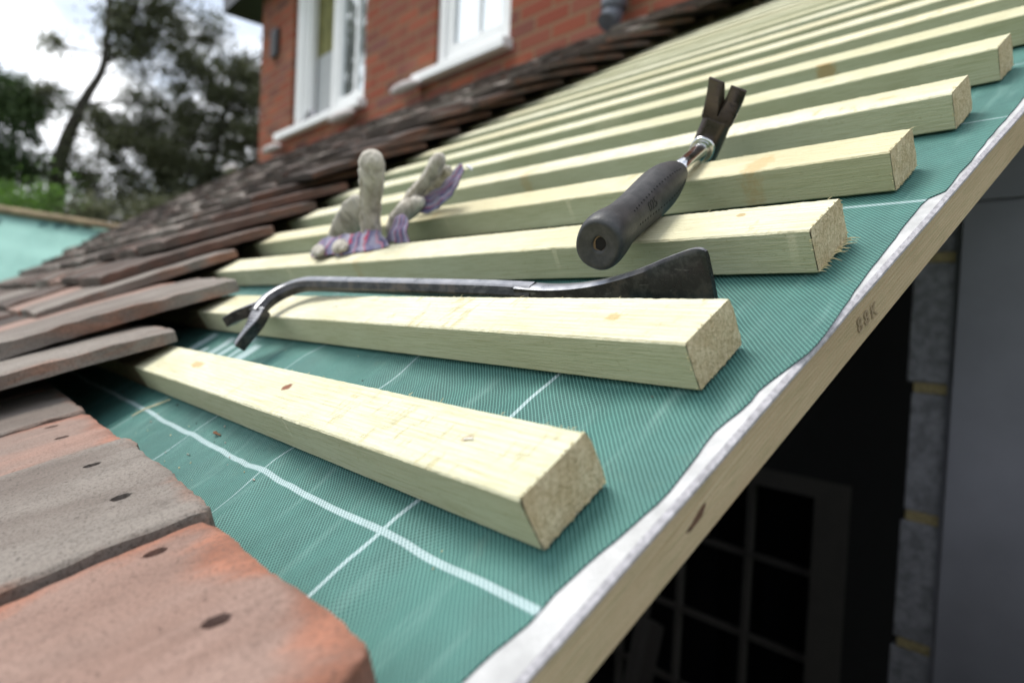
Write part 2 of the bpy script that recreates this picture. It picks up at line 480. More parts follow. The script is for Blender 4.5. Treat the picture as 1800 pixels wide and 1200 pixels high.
for i in range(5): vt.box((-5.175, WY - .036, 2.135 + i * .038), (-5.075, WY - .0301, 2.155 + i * .038))
hpart(vt, 'air_vent', M_BLACK, bevel=.004)

M_PIPE = simple('grey_plastic_pipe', (.12, .13, .16), .35, nscale=12, namt=.2)
dp = MB(); dp.tube([(-1.465, WY - .065, 3.3), (-1.465, WY - .065, 1.36), (-1.465, WY - .07, 1.31), (-1.465, WY - .10, 1.27)], .044, 20)
dp.tube([(-1.465, WY - .065, 1.385), (-1.465, WY - .065, 1.33)], .052, 20)
dpo = hpart(dp, 'downpipe', M_PIPE, smooth=False)
for pl in dpo.data.polygons: pl.use_smooth = len(pl.vertices) == 4
br = MB(); br.box((-1.535, WY - .02, 1.60), (-1.395, WY - .001, 1.63)); br.box((-1.535, WY - .075, 1.60), (-1.518, WY - .02, 1.63)); br.box((-1.412, WY - .075, 1.60), (-1.395, WY - .02, 1.63))
o = hpart(br, 'pipe_bracket', M_PIPE, dpo)

# panes: reflective glass over a dark room
m_glass, t_, p_ = new_mat('window_glass')
setp(t_, p_, col=(.62, .66, .68), rough=.03, metal=.85, spec=.8)
tg = t_.n('ShaderNodeTexCoord').outputs['Object']
setp(t_, p_, normal=bump(t_, t_.noise(tg, 3.2, 2), .02, .25))
M_GLASS = m_glass
M_NET = simple('net_curtain', (.36, .37, .38), .9, nscale=30, namt=.1)
M_OLIVE = simple('olive_curtain', (.20, .19, .07), .9, nscale=20, namt=.3)
M_DARKPANE = simple('dark_glass', (.004, .004, .005), .08, 0, .3)

def frame_boxes(mb, x0, x1, z0, z1, y0, y1, w_):
    l, r, b, t = w_
    mb.box((x0, y0, z0), (x0 + l, y1, z1)); mb.box((x1 - r, y0, z0), (x1, y1, z1))
    mb.box((x0 + l, y0, z0), (x1 - r, y1, z0 + b)); mb.box((x0 + l, y0, z1 - t), (x1 - r, y1, z1))

# window one: left light standing open, right light closed and reflecting
f = MB(); x0, x1, z0, z1 = openings[0]
frame_boxes(f, x0, x1, z0, z1, WY + .03, WY + .11, (.06, .05, .06, .06))
f.box((-4.175, WY + .03, z0 + .06), (-4.115, WY + .10, z1 - .06))
frame_boxes(f, -4.115, x1 - .05, z0 + .06, z1 - .06, WY + .042, WY + .10, (.045, .035, .05, .05))
win = hpart(f, 'window', M_WHITE, bevel=.006)
c = MB()                                            # the opened casement, swung out on its left hinges
th = radians(-62); Mo = Matrix.Translation((x0 + .055, WY + .03, 0)) @ Matrix.Rotation(th, 4, 'Z')
for lo, hi in (((0, -.025, z0 + .07), (.05, .025, z1 - .07)), ((.52, -.025, z0 + .07), (.575, .025, z1 - .07)), ((.05, -.025, z0 + .07), (.52, .025, z0 + .125)), ((.05, -.025, z1 - .125), (.52, .025, z1 - .07))):
    c.box(lo, hi, M=Mo)
c = MB()
c.box((x0 + .061, WY + .012, z0 + .061), (x0 + .12, WY + .09, z1 - .061)); c.box((x0 + .1205, WY + .03, z0 + .061), (x0 + .165, WY + .1, z1 - .061)); c.box((x0 + .1655, WY + .05, z0 + .061), (x0 + .21, WY + .108, z1 - .061))
hpart(c, 'open_casement', M_WHITE, win, bevel=.006)
pn = MB(); pn.box((-4.07, WY + .062, z0 + .11), (x1 - .085, WY + .072, z1 - .11)); hpart(pn, 'pane', M_GLASS, win)
pn = MB(); pn.box((-3.873, WY + .05, z0 + .11), (-3.84, WY + .0615, z1 - .11)); hpart(pn, 'glazing_bar', M_WHITE, win)
cu = MB()
for i in range(9):
    xx = x0 + .212 + i * .055
    cu.box((xx, WY + .112 + .01 * (i % 2), 2.0), (xx + .0545, WY + .13 + .01 * (i % 2), z1))
hpart(cu, 'curtain', M_OLIVE, win)
cu = MB(); cu.box((x0 + .212, WY + .112, z0 + .061), (-4.12, WY + .12, 1.998)); hpart(cu, 'net_panel', M_NET, win)
s = MB(); s.box((-4.985, WY - .06, 1.40), (-3.60, WY + .03, 1.4545)); hpart(s, 'window_sill', M_WHITE, win, bevel=.008)
lt = MB(); lt.tube([(-4.52, WY - .02, 1.457), (-4.50, WY + .0, 1.50), (-4.44, WY + .01, 1.545), (-4.38, WY, 1.52), (-4.35, WY - .01, 1.457)], .022, 8)
hpart(lt, 'window_stay', simple('pewter', (.25, .25, .27), .5, .3), win)

# window two
f = MB(); x0, x1, z0, z1 = openings[1]
frame_boxes(f, x0, x1, z0, z1, WY + .02, WY + .10, (.065, .06, .055, .06))
frame_boxes(f, x0 + .065, x1 - .06, z0 + .055, z1 - .06, WY + .035, WY + .09, (.055, .05, .07, .06))
win2 = hpart(f, 'window', M_WHITE, bevel=.006)
pn = MB(); pn.box((x0 + .12, WY + .055, z0 + .125), (x1 - .11, WY + .065, z1 - .12)); hpart(pn, 'pane', M_GLASS, win2)
pn = MB(); pn.box((x0 + .33, WY + .045, z0 + .125), (x0 + .348, WY + .0545, z1 - .12)); hpart(pn, 'glazing_bar', M_WHITE, win2)
s = MB(); s.box((-2.985, WY - .06, 1.385), (-2.165, WY + .02, 1.4395)); hpart(s, 'window_sill', M_WHITE, win2, bevel=.008)

# multi-pane glazed doors in the dark room under the roof
M_OLDWHITE = simple('shade_grey_joinery', (.068, .060, .052), .7, nscale=20, namt=.15)  # pale joinery and boards coloured dark, the room's shade painted in
f = MB(); x0, x1, z0, z1 = openings[2]
frame_boxes(f, x0, x1, z0, z1, WY + .0, WY + .09, (.08, .11, .10, .06))
bars_x = [-.80 - .27 * i for i in range(5)]
for bx in bars_x: f.box((bx - .010, WY + .02, z0 + .10), (bx + .010, WY + .07, z1 - .06))
for i in range(1, 8):
    zz = -.43 - .285 * i
    f.box((x0 + .08, WY + .028, zz - .010), (x1 - .11, WY + .062, zz + .010))
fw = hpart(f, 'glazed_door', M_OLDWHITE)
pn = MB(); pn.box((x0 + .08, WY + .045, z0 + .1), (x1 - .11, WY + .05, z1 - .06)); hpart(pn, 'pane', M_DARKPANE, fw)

# mortar lumps along the abutment
for i, (lx, ly, lz, sx, lab) in enumerate(((-4.98, 1.93, 1.335, .17, 'pale lump of mortar at the foot of the house corner, leftmost of four'),
                                     (-3.78, 1.92, 1.355, .17, 'pale lump of mortar under the left window sill, on the tiles'),
                                     (-3.02, 1.93, 1.375, .15, 'pale lump of mortar on the tiles between the two windows'),
                                     (-5.85, 1.9, 1.29, .15, 'pale lump of mortar on the tiles left of the house corner'))):
    b = MB(); n_ = 12
    rings = []
    for a in range(7):
        ph = a / 6 * pi
        rings.append([Vector((-cos(ph) * sx, sin(ph) * .045 * cos(2*pi*j/n_) + noise.noise(Vector((a, j, i))) * .008, sin(ph) * .032 * sin(2*pi*j/n_) + noise.noise(Vector((a, j, i + 9))) * .01)) for j in range(n_)])
    b.loft(rings)
    tag(b.build('mortar_lump', M_LEAD, None, Matrix.Translation((lx, ly, lz)), smooth=True), lab, 'mortar lump', 'mortar lumps where the tiles meet the brick wall')

# ------------------------------------------------------------------ lean-to walls under the roof
def block_column(x0, x1, y0, y1, ztop, name, label, lip):
    e = empty(name, Matrix.Translation(((x0 + x1) / 2, (y0 + y1) / 2, GZ)))
    tag(e, label, 'wall')
    bl = MB(); mo = MB()
    zc = -.027
    zj = [zc + .232 * i for i in range(-11, 8)]
    z_prev = GZ
    k = 0
    for z in zj + [ztop]:
        if z > ztop: break
        if z - z_prev > .03:
            ox = .004 * ((k * 7) % 3 - 1)
            bl.box((x0 + ox, y0 + .002 * (k % 2), z_prev), (x1, y1, z - .009 if z < ztop else ztop)); k += 1
        if z < ztop: mo.box((x0 + .006, y0 - .002 + .004, z - .0088), (x1 - .002, y1 - .004, z + .0098))
        z_prev = z + .01
    bl.add(mo.v, mo.f, 1)
    o = bl.build('blockwork', [M_BLOCK, M_MORTAR], None, None, bevel=.003); o.parent = e; o.matrix_parent_inverse = e.matrix_world.inverted()
    return e
block_column(-.062, .0065, 1.19, 1.62, .70, 'block_pier', 'grey concrete block pier with yellow mortar beside the dark opening', 0)
e = empty('cladding_panel', Matrix.Translation((.3, 1.185, GZ)))
tag(e, 'smooth dark grey sheet panels to the right of the block pier', 'panel')
for nm, lo, hi in (('lower_sheet', (.009, 1.178, GZ), (.9, 1.1875, .2935)), ('upper_sheet', (-.02, 1.1805, .2975), (.9, 1.1885, .66)), ('backing', (-.0, 1.189, GZ), (.9, 1.22, .66))):
    b = MB(); b.box(lo, hi); o = b.build(nm, M_PANEL, None, None, bevel=.0015 if nm != 'backing' else 0); o.parent = e; o.matrix_parent_inverse = e.matrix_world.inverted()
b = MB(); b.box((-5.35, -.14, GZ), (.45, -.04, -.22)); tag(b.build('front_wall', M_BLOCK), 'unseen grey block wall under the eaves, added to keep light out', 'wall')  # added out of view and run past the corner to darken the room
b = MB(); b.box((-5.35, -.04, GZ + .002), (.9, 1.99, GZ + .03)); tag(b.build('floor', M_CONCRETE), kind='structure')
b = MB(); b.box((-5.35, -.039, GZ + .03), (-5.25, 1.99, .0)); tag(b.build('end_wall', M_DARKROOM), 'end wall of the room under the roof, shade painted into its colour', 'wall')
# added wall right of the frame, keeping sky light out of the room
b = MB(); b.box((.4505, -.14, GZ), (.55, 1.175, -.16)); tag(b.build('light_blocking_wall', M_DARKROOM), 'unseen added wall that keeps sky light out of the room', 'wall')
# leaning boards in the dark
for i, (xa, za, xb, zb, yy, wd, lab) in enumerate(((-1.02, -.55, -1.16, -2.6, 1.85, .05, 'thin pale board leaning against the glazed doors in the dark'),
                                      (-.96, -.93, -1.06, -2.6, 1.72, .09, 'wider pale board leaning lower down in front of the glazed doors'))):
    b = MB(); b.tube([(xb, yy - .35, zb), (xa, yy, za)], [(wd / 2, .012)] * 2, 4, up=(1, 0, 0))
    tag(b.build('leaning_board', M_OLDWHITE), lab, 'board', 'boards leaning in the dark room')

# ------------------------------------------------------------------ roof deck pieces
def roof_pt(u, v, n):                              # roof coordinates, with the slight sag of the slope
    return ROOF @ Vector((u, v, n + sag(v)))

def edge_u(v):
    P = [(-.5, .165), (-.2, .19), (-.08, .205), (-.054, .2135), (-.02, .2185), (.044, .2285), (.074, .2275), (.10, .2315), (.142, .2400), (.155, .2405), (.176, .2388), (.22, .2380), (.265, .2378), (.283, .2382), (.291, .2390), (.297, .2452), (.38, .2475), (.443, .2500), (.6, .2585), (2.5, .355)]
    for (a, ua), (b, ub) in zip(P[:-1], P[1:]):
        if v <= b:
            s = (v - a) / (b - a); s = s * s * (3 - 2 * s)
            return ua + (ub - ua) * s
    return P[-1][1]

def mem_n(u, v):
    k = round((v - .019) / .1); dv = abs(v - .019 - k * .1)
    held = max(0.0, 1 - max(0.0, dv - .015) / .022)
    held = held * held * (3 - 2 * held) if v > -.02 else 0
    ns = lambda a, b, c, d=0: noise.noise(Vector((a * u + d, b * v + d * .7, c)))
    f = .0030 * ns(14, 7, 1) + .0016 * ns(38, 14, 3) + .0007 * ns(90, 60, 5)
    f += .0030 * ns(26, 4, 7, 2.1)
    f -= .002
    # a crease standing up under the printed line and a hump before the front tiles
    d = (u + .004 + .25 * (v + .025))
    if v < .02: f += .0042 * math.exp(-(d / .012) ** 2) - .002 * math.exp(-((d + .03) / .02) ** 2)
    d = u - .116 + .10 * (v + .02)
    if v < .0: f += .0030 * math.exp(-(d / .018) ** 2)
    f = f * (1 - held) + (-.0005) * held
    e = edge_u(v) - u
    lip = math.exp(-(e / .008) ** 2)
    f = f * (1 - lip) + .0002 * lip
    f = min(f, .0042)
    if u > .15:                                     # it rides over the rake board, never through it
        s = min(1.0, (u - .15) / .04); f = f * (1 - s) + max(f, .0001) * s
    return -.0258 + f

nu, nv = 420, 330
verts, faces, uvs = [], [], []
for j in range(nv + 1):
    tj = j / nv; v = -.42 + 2.85 * (tj ** 1.7)
    eu = edge_u(v) + .0009 * noise.noise(Vector((v * 60, 3, 1))) + .0004 * noise.noise(Vector((v * 240, 3, 1)))
    for i in range(nu + 1):
        ti = 1 - (1 - i / nu) ** 1.0
        s = 1 - (1 - ti) ** 1.6
        u = -1.75 + (eu + 1.75) * s
        verts.append(Vector((u, v, mem_n(u, v) + sag(v)))); uvs.append((u, v))
for j in range(nv):
    for i in range(nu):
        a = j * (nu + 1) + i
        faces.append((a, a + 1, a + nu + 2, a + nu + 1))
memb = mesh_obj('roof_membrane', verts, faces, M_MEMB, None, ROOF, True)
uvl = memb.data.uv_layers.new(name='uv')
for lp in memb.data.loops: uvl.data[lp.index].uv = uvs[lp.vertex_index]
sm = memb.modifiers.new('thickness', 'SOLIDIFY'); sm.thickness = .0006; sm.offset = -1
tag(memb, 'green woven roofing membrane with white printed lines under the battens', 'membrane')

# rake board with its white capping
rb = empty('rake_board', ROOF); tag(rb, 'pale timber board with white top along the right roof edge', 'board')
ru = lambda v: .232 + .052 * v
b = MB(); b2 = MB(); ringsA = []; ringsB = []
for i in range(120):
    v = -.45 + i * .025
    x = ru(v); z = sag(v); nn = .0004 * noise.noise(Vector((v * 40, 0, 0)))
    top, bot = z - .0294, z - .0507
    ringsA.append([Vector((x - .048, v, bot)), Vector((x - .0015 + nn, v, bot)), Vector((x + nn, v, bot + .0015)), Vector((x + nn, v, top)), Vector((x - .048, v, top))])
    n2 = .0005 * noise.noise(Vector((v * 90, 7, 0)))
    ringsB.append([Vector((x - .034, v, top + .0002)), Vector((x + .0006 + n2, v, top + .0002)), Vector((x + .0006 + n2, v, top + .0014)), Vector((x - .0014 + n2, v, top + .0029)), Vector((x - .034, v, top + .0030))])
b.loft(ringsA); o = b.build('timber', timber_mat('rake_timber_face', base=((.44, .34, .215), (.58, .47, .31)), knots=(), along_y=True), rb)
# white capping: top faces smooth white, outer lip rough and slightly lilac
vs = [p for r in ringsB for p in r]; fs = []; mi = []
for i in range(len(ringsB) - 1):
    for j in range(5):
        a = i * 5 + j; c_ = i * 5 + (j + 1) % 5
        fs.append((a, c_, c_ + 5, a + 5)); mi.append(1 if j in (1, 2) else 0)
cap_o = mesh_obj('white_capping', vs, fs, [M_CAP, M_WHITE_EDGE], rb, None, False, mi)
bm = bmesh.new(); bm.from_mesh(cap_o.data); bmesh.ops.recalc_face_normals(bm, faces=bm.faces); bm.to_mesh(cap_o.data); bm.free()
# knot and brown ink stamp on the board's outer face
M_INK = simple('brown_stamp_ink', (.31, .235, .145), .9)
kb = MB()
for i in range(14):
    a = 2 * pi * i / 14
kx = .0445
kb.tube([(ru(kx) - .0008, kx - .0080, -.0402), (ru(kx) + .0001, kx - .004, -.0397), (ru(kx) + .0003, kx + .001, -.0388), (ru(kx) + .0001, kx + .0045, -.0380), (ru(kx) - .0008, kx + .0085, -.0372)], [.0004, .0007, .0011, .0008, .0003], 8)
kb.tube([(ru(kx) - .0004, kx - .0065, -.0412), (ru(kx) + .0001, kx - .001, -.0403), (ru(kx) - .0004, kx + .004, -.0394)], [.0002, .0004, .0002], 6)
kb.build('knot', simple('dark_knot', (.11, .055, .03), .8, nscale=800, namt=.6, bumpd=.001, bscale=1500), rb)
tcu = bpy.data.curves.new('stamp', 'FONT'); tcu.body = '8 8 K'; tcu.size = .0105; tcu.space_character = .9; tcu.extrude = .00004; tcu.align_x = 'LEFT'
to = bpy.data.objects.new('stamp_src', tcu); COL.objects.link(to)
bpy.context.view_layer.update()
tme = bpy.data.meshes.new_from_object(to.evaluated_get(bpy.context.evaluated_depsgraph_get()))
bpy.data.objects.remove(to); tme.materials.append(M_INK)
so = bpy.data.objects.new('ink_stamp', tme); COL.objects.link(so); so.parent = rb
vst = .177
so.matrix_local = Matrix.Translation((ru(vst) + .00065, vst, -.0425)) @ Matrix(((.052, 0, 1, 0), (1, 0, -.052, 0), (0, 1, 0, 0), (0, 0, 0, 1))) @ Matrix.Rotation(radians(-3), 4, 'Z')
sh = MB()                                            # rafters below
for i, ru0 in enumerate((-.02, -.43, -.84, -1.25)):
    b = MB(); b.box((ru0 - .025, -.12, -.135), (ru0 + .025, 2.2, -.0345 ))
    o = b.build('rafter', M_OLDWOOD, None, ROOF @ Matrix.Rotation(-.022, 4, 'X'))
    tag(o, 'sawn rafter under the membrane, %s from the rake board' % ('first', 'second', 'third', 'fourth')[i], 'rafter', 'rafters under the membrane')

# ------------------------------------------------------------------ new timber battens
KN_RES = (.20, .085, .05); KN_BR = (.46, .30, .13)
battens = {0: (-.335, .2042, -.0018), 1: (-.434, .2094, -.003), 2: (-.66, .2164, .0024), 3: (-.735, .2199, .0024), 4: (-.80, .2247, .0004), 5: (-.83, .2272, -.0003)}
lefts = {6: -.885, 7: -.824, 8: -.828, 9: -.83, 10: -.818, 11: -.785, 12: -.775, 13: -.768, 14: -.758, 15: -.751, 16: -.745, 17: -.69, 18: -.60, 19: -.556, 20: -.543, 21: -.536, 22: -.534, 23: -.538}
for k, l in lefts.items(): battens[k] = (l, .262 + .006 * (k - 6) + .004 * ((k * 5) % 3), .0012 * ((k * 7) % 3 - 1))
knots = {0: [(.304, .023, .006, .0045, 1.0, KN_RES), (.128, .022, .017, .005, .8, KN_BR), (.488, .020, .0035, .003, .6, (.3, .2, .12)), (.38, .028, .004, .002, .4, KN_BR)],
         1: [(.592, .019, .006, .004, .7, (.45, .33, .14)), (.20, .016, .006, .003, .5, KN_BR), (.045, .03, .004, .003, .5, KN_BR)],
         2: [(.826, .027, .004, .003, .8, (.38, .27, .12)), (.42, .01, .01, .02, .35, KN_BR)],
         3: [(.87, .012, .012, .02, .55, KN_BR), (.5, .01, .006, .01, .5, KN_BR)],
         4: [(.98, .02, .010, .004, .5, KN_BR), (.62, .01, .01, .03, .4, KN_BR)],
         5: [(.93, .02, .008, .004, .6, KN_BR)], 6: [(.95, 0.0, .012, .006, .8, KN_BR)]}
M_TIMBERS = [timber_mat('green_treated_softwood_plain', seedloc=(3, 1, 2)), timber_mat('green_treated_softwood_warm', seedloc=(7, 3, 5))]
ORD = ['first', 'second', 'third', 'fourth', 'fifth', 'sixth', 'seventh', 'eighth', 'ninth', 'tenth', 'eleventh', 'twelfth', 'thirteenth', 'fourteenth', 'fifteenth', 'sixteenth', 'seventeenth', 'eighteenth', 'nineteenth', 'twentieth', 'twenty-first', 'twenty-second', 'twenty-third', 'twenty-fourth', 'twenty-fifth', 'twenty-sixth', 'twenty-seventh', 'twenty-eighth', 'twenty-ninth', 'thirtieth'] + ['%dth' % i for i in range(31, 41)]
BL = {0: 'pale sawn batten nearest the camera, dark resin knot on top',
      1: 'second batten up, with the crowbar hooked over its left end',
      2: 'third batten up, long torn splinters at its sawn end, hammer grip on it',
      3: 'fourth batten up, rough sawn end, with the hammer shaft across it',
      4: 'fifth batten up, passing right behind the hammer head',
      5: 'sixth batten up, smallest whole sawn end showing at the right',
      6: 'seventh batten up, first to run out of the frame at right'}
BW, BH = .038, .0238
rnd = random.Random(5)
for k in range(24):
    ul, ur, dv = battens[k]
    v0 = k * .1 + dv; L = ur - ul
    e = empty('timber_batten', ROOF @ Matrix.Translation((ul, v0, sag(v0 + .02))) @ Matrix.Rotation(sag_slope(v0), 4, 'X'))
    tag(e, BL.get(k, '%s pale batten up from the eaves, one of the thin far strips' % ORD[k]), 'batten', 'new timber battens across the roof')
    nseg = 420 if k < 6 else 50
    r = .0009
    prof = [(0 + r, 0), (BW - r, 0), (BW, -r), (BW, -BH + r), (BW - r, -BH), (r, -BH), (0, -BH + r), (0, -r)]
    # denser profile so that the arrises can be slightly torn
    rings = []
    for i in range(nseg + 1):
        x = L * i / nseg; ring = []
        for q, (y, z) in enumerate(prof):
            am = .00028 if q in (0, 7, 1, 2) else .0002
            d1 = .5 * noise.noise(Vector((x * 40, q * 1.7, k * 3.1))) + 1.0 * noise.noise(Vector((x * 330, q * 2.7, k * 1.1)))
            d2 = .5 * noise.noise(Vector((x * 40, q * 3.3 + 50, k * 2.2))) + .8 * noise.noise(Vector((x * 300, q * 3.3 + 50, k * 2.2)))
            wav = .0006 * noise.noise(Vector((x * 3, 0, k)))
            ring.append(Vector((x, y + am * d2 + wav, z + am * d1 * (1 if z > -.01 else .4) + (0 if z < -.01 else wav * .4))))
        rings.append(ring)
    b = MB(); b.loft(rings, 0, cap=False)
    n8 = len(prof)
    # sawn end: a little grid of rows so the lower arris can be ragged
    last = rings[-1]; nst = 26 if k < 6 else 6
    grid = []
    for row in range(7):
        s = row / 6
        z = -r - (BH - 2 * r) * s if 0 < row < 6 else (0 if row == 0 else -BH)
        for i in range(nst + 1):
            y = (r if row in (0, 6) else 0) + (BW - (2 * r if row in (0, 6) else 0)) * i / nst
            jag = 0
            if row == 6 and k < 6: jag = -.0016 * max(0, noise.noise(Vector((i * 1.9, k, 4))) + .35) + .0006
            xx = L + .0005 * noise.noise(Vector((i * .8, row * 1.3, k))) + (0 if row in (0, 6) else .0003)
            grid.append(Vector((xx, y, z + jag)))
    fs = [(rr * (nst + 1) + i, (rr + 1) * (nst + 1) + i, (rr + 1) * (nst + 1) + i + 1, rr * (nst + 1) + i + 1) for rr in range(6) for i in range(nst)]
    b.add(grid, fs, 1)
    b.add([Vector((0, y, z)) for y, z in prof], [tuple(range(8))], 1)
    mt = timber_mat('green_treated_softwood_%d' % k, knots.get(k, ()), seedloc=(k * 1.3, k * .7, 0)) if k < 7 else M_TIMBERS[k % 2]
    o = b.build('timber', [mt, M_END], e, None)
    for pl in o.data.polygons: pl.use_smooth = pl.material_index == 0
    o.data.set_sharp_from_angle(angle=radians(35))
    if k < 6:
        sp = MB(); cnt = (90, 80, 110, 90, 70, 50)[k]
        for i in range(cnt):
            y = rnd.uniform(.0005, BW - .0005); z = -BH + rnd.uniform(0, .0008)
            q_ = rnd.random()
            if q_ < .26: y = BW; z = -rnd.uniform(.002, BH)
            elif q_ < .38: z = -.0003
            elif q_ < .46: y = 0; z = -rnd.uniform(.004, BH)
            ln = rnd.uniform(.0006, .0026) * (1.0 if k != 2 else 1.4)
            if k == 2 and i % 4 == 0 and q_ >= .46: ln = rnd.uniform(.004, .010)
            if q_ < .46: ln *= .5
            a = rnd.uniform(-.5, .5); bb = rnd.uniform(-.15, .25)
            p0 = Vector((L - .0008, y, z + .0004)); p1 = p0 + Vector((ln * cos(a), ln * sin(a), ln * bb * .5))
            sp.tube([p0, (p0 + p1) / 2 + Vector((0, 0, ln * .08)), p1], [rnd.uniform(.0003, .0006), rnd.uniform(.0002, .0004), .00006], 4)
        for i in range(30):                          # stray fibres on the top arrises
            x = rnd.uniform(.05, L); y = rnd.choice((0, BW)); ln = rnd.uniform(.0008, .003)
            p0 = Vector((x, y, -.0003)); p1 = p0 + Vector((ln, (1 if y else -1) * ln * rnd.uniform(.1, .5), ln * rnd.uniform(0, .7)))
            sp.tube([p0, p1], [.00025, .00006], 3)
        sp_o = sp.build('torn_fibres', M_SPLINTER, e); tag(sp_o, kind='stuff')
    if k in (0, 1):                                  # fixing staple / nail dent
        st = MB(); cx = {0: .488, 1: .30}[k]
        st.tube([(cx, .0185, -.0005), (cx, .0188, .0006), (cx + .004, .0200, .0007), (cx + .0042, .0203, -.0006)], .00035, 6)
        st.build('staple', M_CHROME, e)

# old dark battens that still carry the tiles: left of the new ones
for k in range(-1, 24):
    ul = battens[k][0] if k in battens else .19
    dv = battens[k][2] if k in battens else 0
    v0 = k * .1 + dv
    end = -2.45 - 1.28 * v0 + .2
    b = MB(); b.box((end, v0, -.0235), (ul - .006, v0 + .036, -.0005))
    if k == -1:
        b = MB(); b.box((end, v0 + .0, -.0235), (.18, v0 + .030, -.009))
    o = b.build('old_batten', M_OLDWOOD, None, ROOF @ Matrix.Translation((0, 0, sag(v0) * .55)))
    tag(o, 'old dark batten hidden under the tiles, %s up from the eaves' % ORD[k + 1], 'batten', 'old battens under the clay tiles')

# ------------------------------------------------------------------ clay tiles
TL, TT = .265, .0135
def tile_mesh(name, w, seed, mat, nx=10, ny=14, rough=.0016, t=TT, corner=.006, camber=.004, twist=.0):
    """local frame: head edge on y = 0, tail at y = -TL, right edge on x = 0"""
    N = lambda a, b, c: noise.noise(Vector((a, b, c + seed * 7.7)))
    top, bot = [], []
    for j in range(ny + 1):
        for i in range(nx + 1):
            s, q = i / nx, j / ny
            # denser rows near the edges
            s = .5 - .5 * cos(pi * s) if nx > 20 else s
            q_ = q
            x = -w * (1 - s); y = -TL * q_
            ex = min(s, 1 - s) * w; ey = min(q_, 1 - q_) * TL
            # ragged outline, rounded corners
            wx = math.exp(-(ex / .006) ** 2); wy = math.exp(-(ey / .006) ** 2)
            dx = wx * rough * .6 * (.6 * N(y * 40, 1, 2 + (s > .5)) + .7 * N(y * 160, 5, 2) + .4 * N(y * 480, 5, 2)) * (1 if s > .5 else -1)
            dy = wy * rough * (1.1 * N(x * 22, 2, 4 + (q_ > .5)) + .45 * N(x * 110, 6, 4) + .45 * N(x * 420, 6, 4)) * (1 if q_ < .5 else -1)
            if ex < corner and ey < corner:
                cx, cy = corner - ex, corner - ey; r = math.hypot(cx, cy)
                if r > corner:
                    k_ = corner / r
                    dx += (1 if s < .5 else -1) * (cx - cx * k_); dy += (-1 if q_ < .5 else 1) * (cy - cy * k_)
            z = camber * (1 - (2 * q_ - 1) ** 2) * .8 + camber * .5 * (1 - (2 * s - 1) ** 2) + twist * (s - .5) * (q_ - .5)
            dz = .0007 * N(x * 30, y * 30, 9) + .0004 * N(x * 90, y * 90, 3)
            round_ = .0015 * (math.exp(-(ex / .0013) ** 2) + math.exp(-(ey / .0013) ** 2)) * (1 + 1.1 * N(x * 70, y * 70, 8))
            top.append(Vector((x + dx, y + dy, z + t + dz - min(round_, .004))))
            bot.append(Vector((x + dx * 1.2, y + dy * 1.2, z + min(round_ * .4, .002))))
    vs = top + bot; B = len(top); W = nx + 1; fs = []
    for j in range(ny):
        for i in range(nx):
            a = j * W + i
            fs.append((a, a + W, a + W + 1, a + 1)); fs.append((B + a, B + a + 1, B + a + W + 1, B + a + W))
    for i in range(nx):
        fs.append((i, i + 1, B + i + 1, B + i)); a = ny * W + i; fs.append((a + 1, a, B + a, B + a + 1))
    for j in range(ny):
        a = j * W; fs.append((a + W, a, B + a, B + a + W)); a = j * W + nx; fs.append((a, a + W, B + a + W, B + a))
    me = bpy.data.meshes.new(name); me.from_pydata([tuple(v) for v in vs], [], fs); me.materials.append(mat)
    bm = bmesh.new(); bm.from_mesh(me); bmesh.ops.recalc_face_normals(bm, faces=bm.faces); bm.to_mesh(me); bm.free()
    me.polygons.foreach_set('use_smooth', [True] * len(me.polygons)); me.set_sharp_from_angle(angle=radians(48))
    return me

mats5 = [M_CLAY_GREY, M_CLAY_PINK, M_CLAY_BROWN, M_CLAY_DARK, M_CLAY_ORANGE]
near_vars = [tile_mesh('clay_tile', .162, 10 + i, mats5[i % 5], 14, 20, .0016, TT + .001 * (i % 3), .003, .0022 + .001 * (i % 2), .004 * ((i % 3) - 1)) for i in range(10)]
far_vars = [tile_mesh('clay_tile', .162, 40 + i, [M_CLAY_DARK, M_CLAY_BROWN, M_CLAY_DARK, M_CLAY_GREY, M_CLAY_BROWN, M_CLAY_DARK][i], 5, 6, .004, .0135, .003, .004, .012 * ((i % 3) - 1)) for i in range(6)]

M_PIT, t_, p_ = new_mat('tile_nail_hole'); setp(t_, p_, col=(.05, .022, .015), rough=.95)
def cut_holes(o, holes):
    cuts = []
    for (x, y, a) in holes:
        b = MB(); n = 14; rings = []; n = 22
        for z in (.0035, .03):
            rings.append([Vector((.0046 * cos(2*pi*j/n) * (1 + .05 * sin(j * 2.3)), .0034 * sin(2*pi*j/n) * (1 + .06 * cos(j * 1.7)), z)) for j in range(n)])
        b.loft(rings)
        c = b.build('cut', M_PIT, None, o.matrix_world @ Matrix.Translation((x, y, 0)) @ Matrix.Rotation(a, 4, 'Z')); cuts.append(c)
        md = o.modifiers.new('b', 'BOOLEAN'); md.operation = 'DIFFERENCE'; md.object = c; md.solver = 'EXACT'
    bake(o)
    for c in cuts: bpy.data.objects.remove(c)

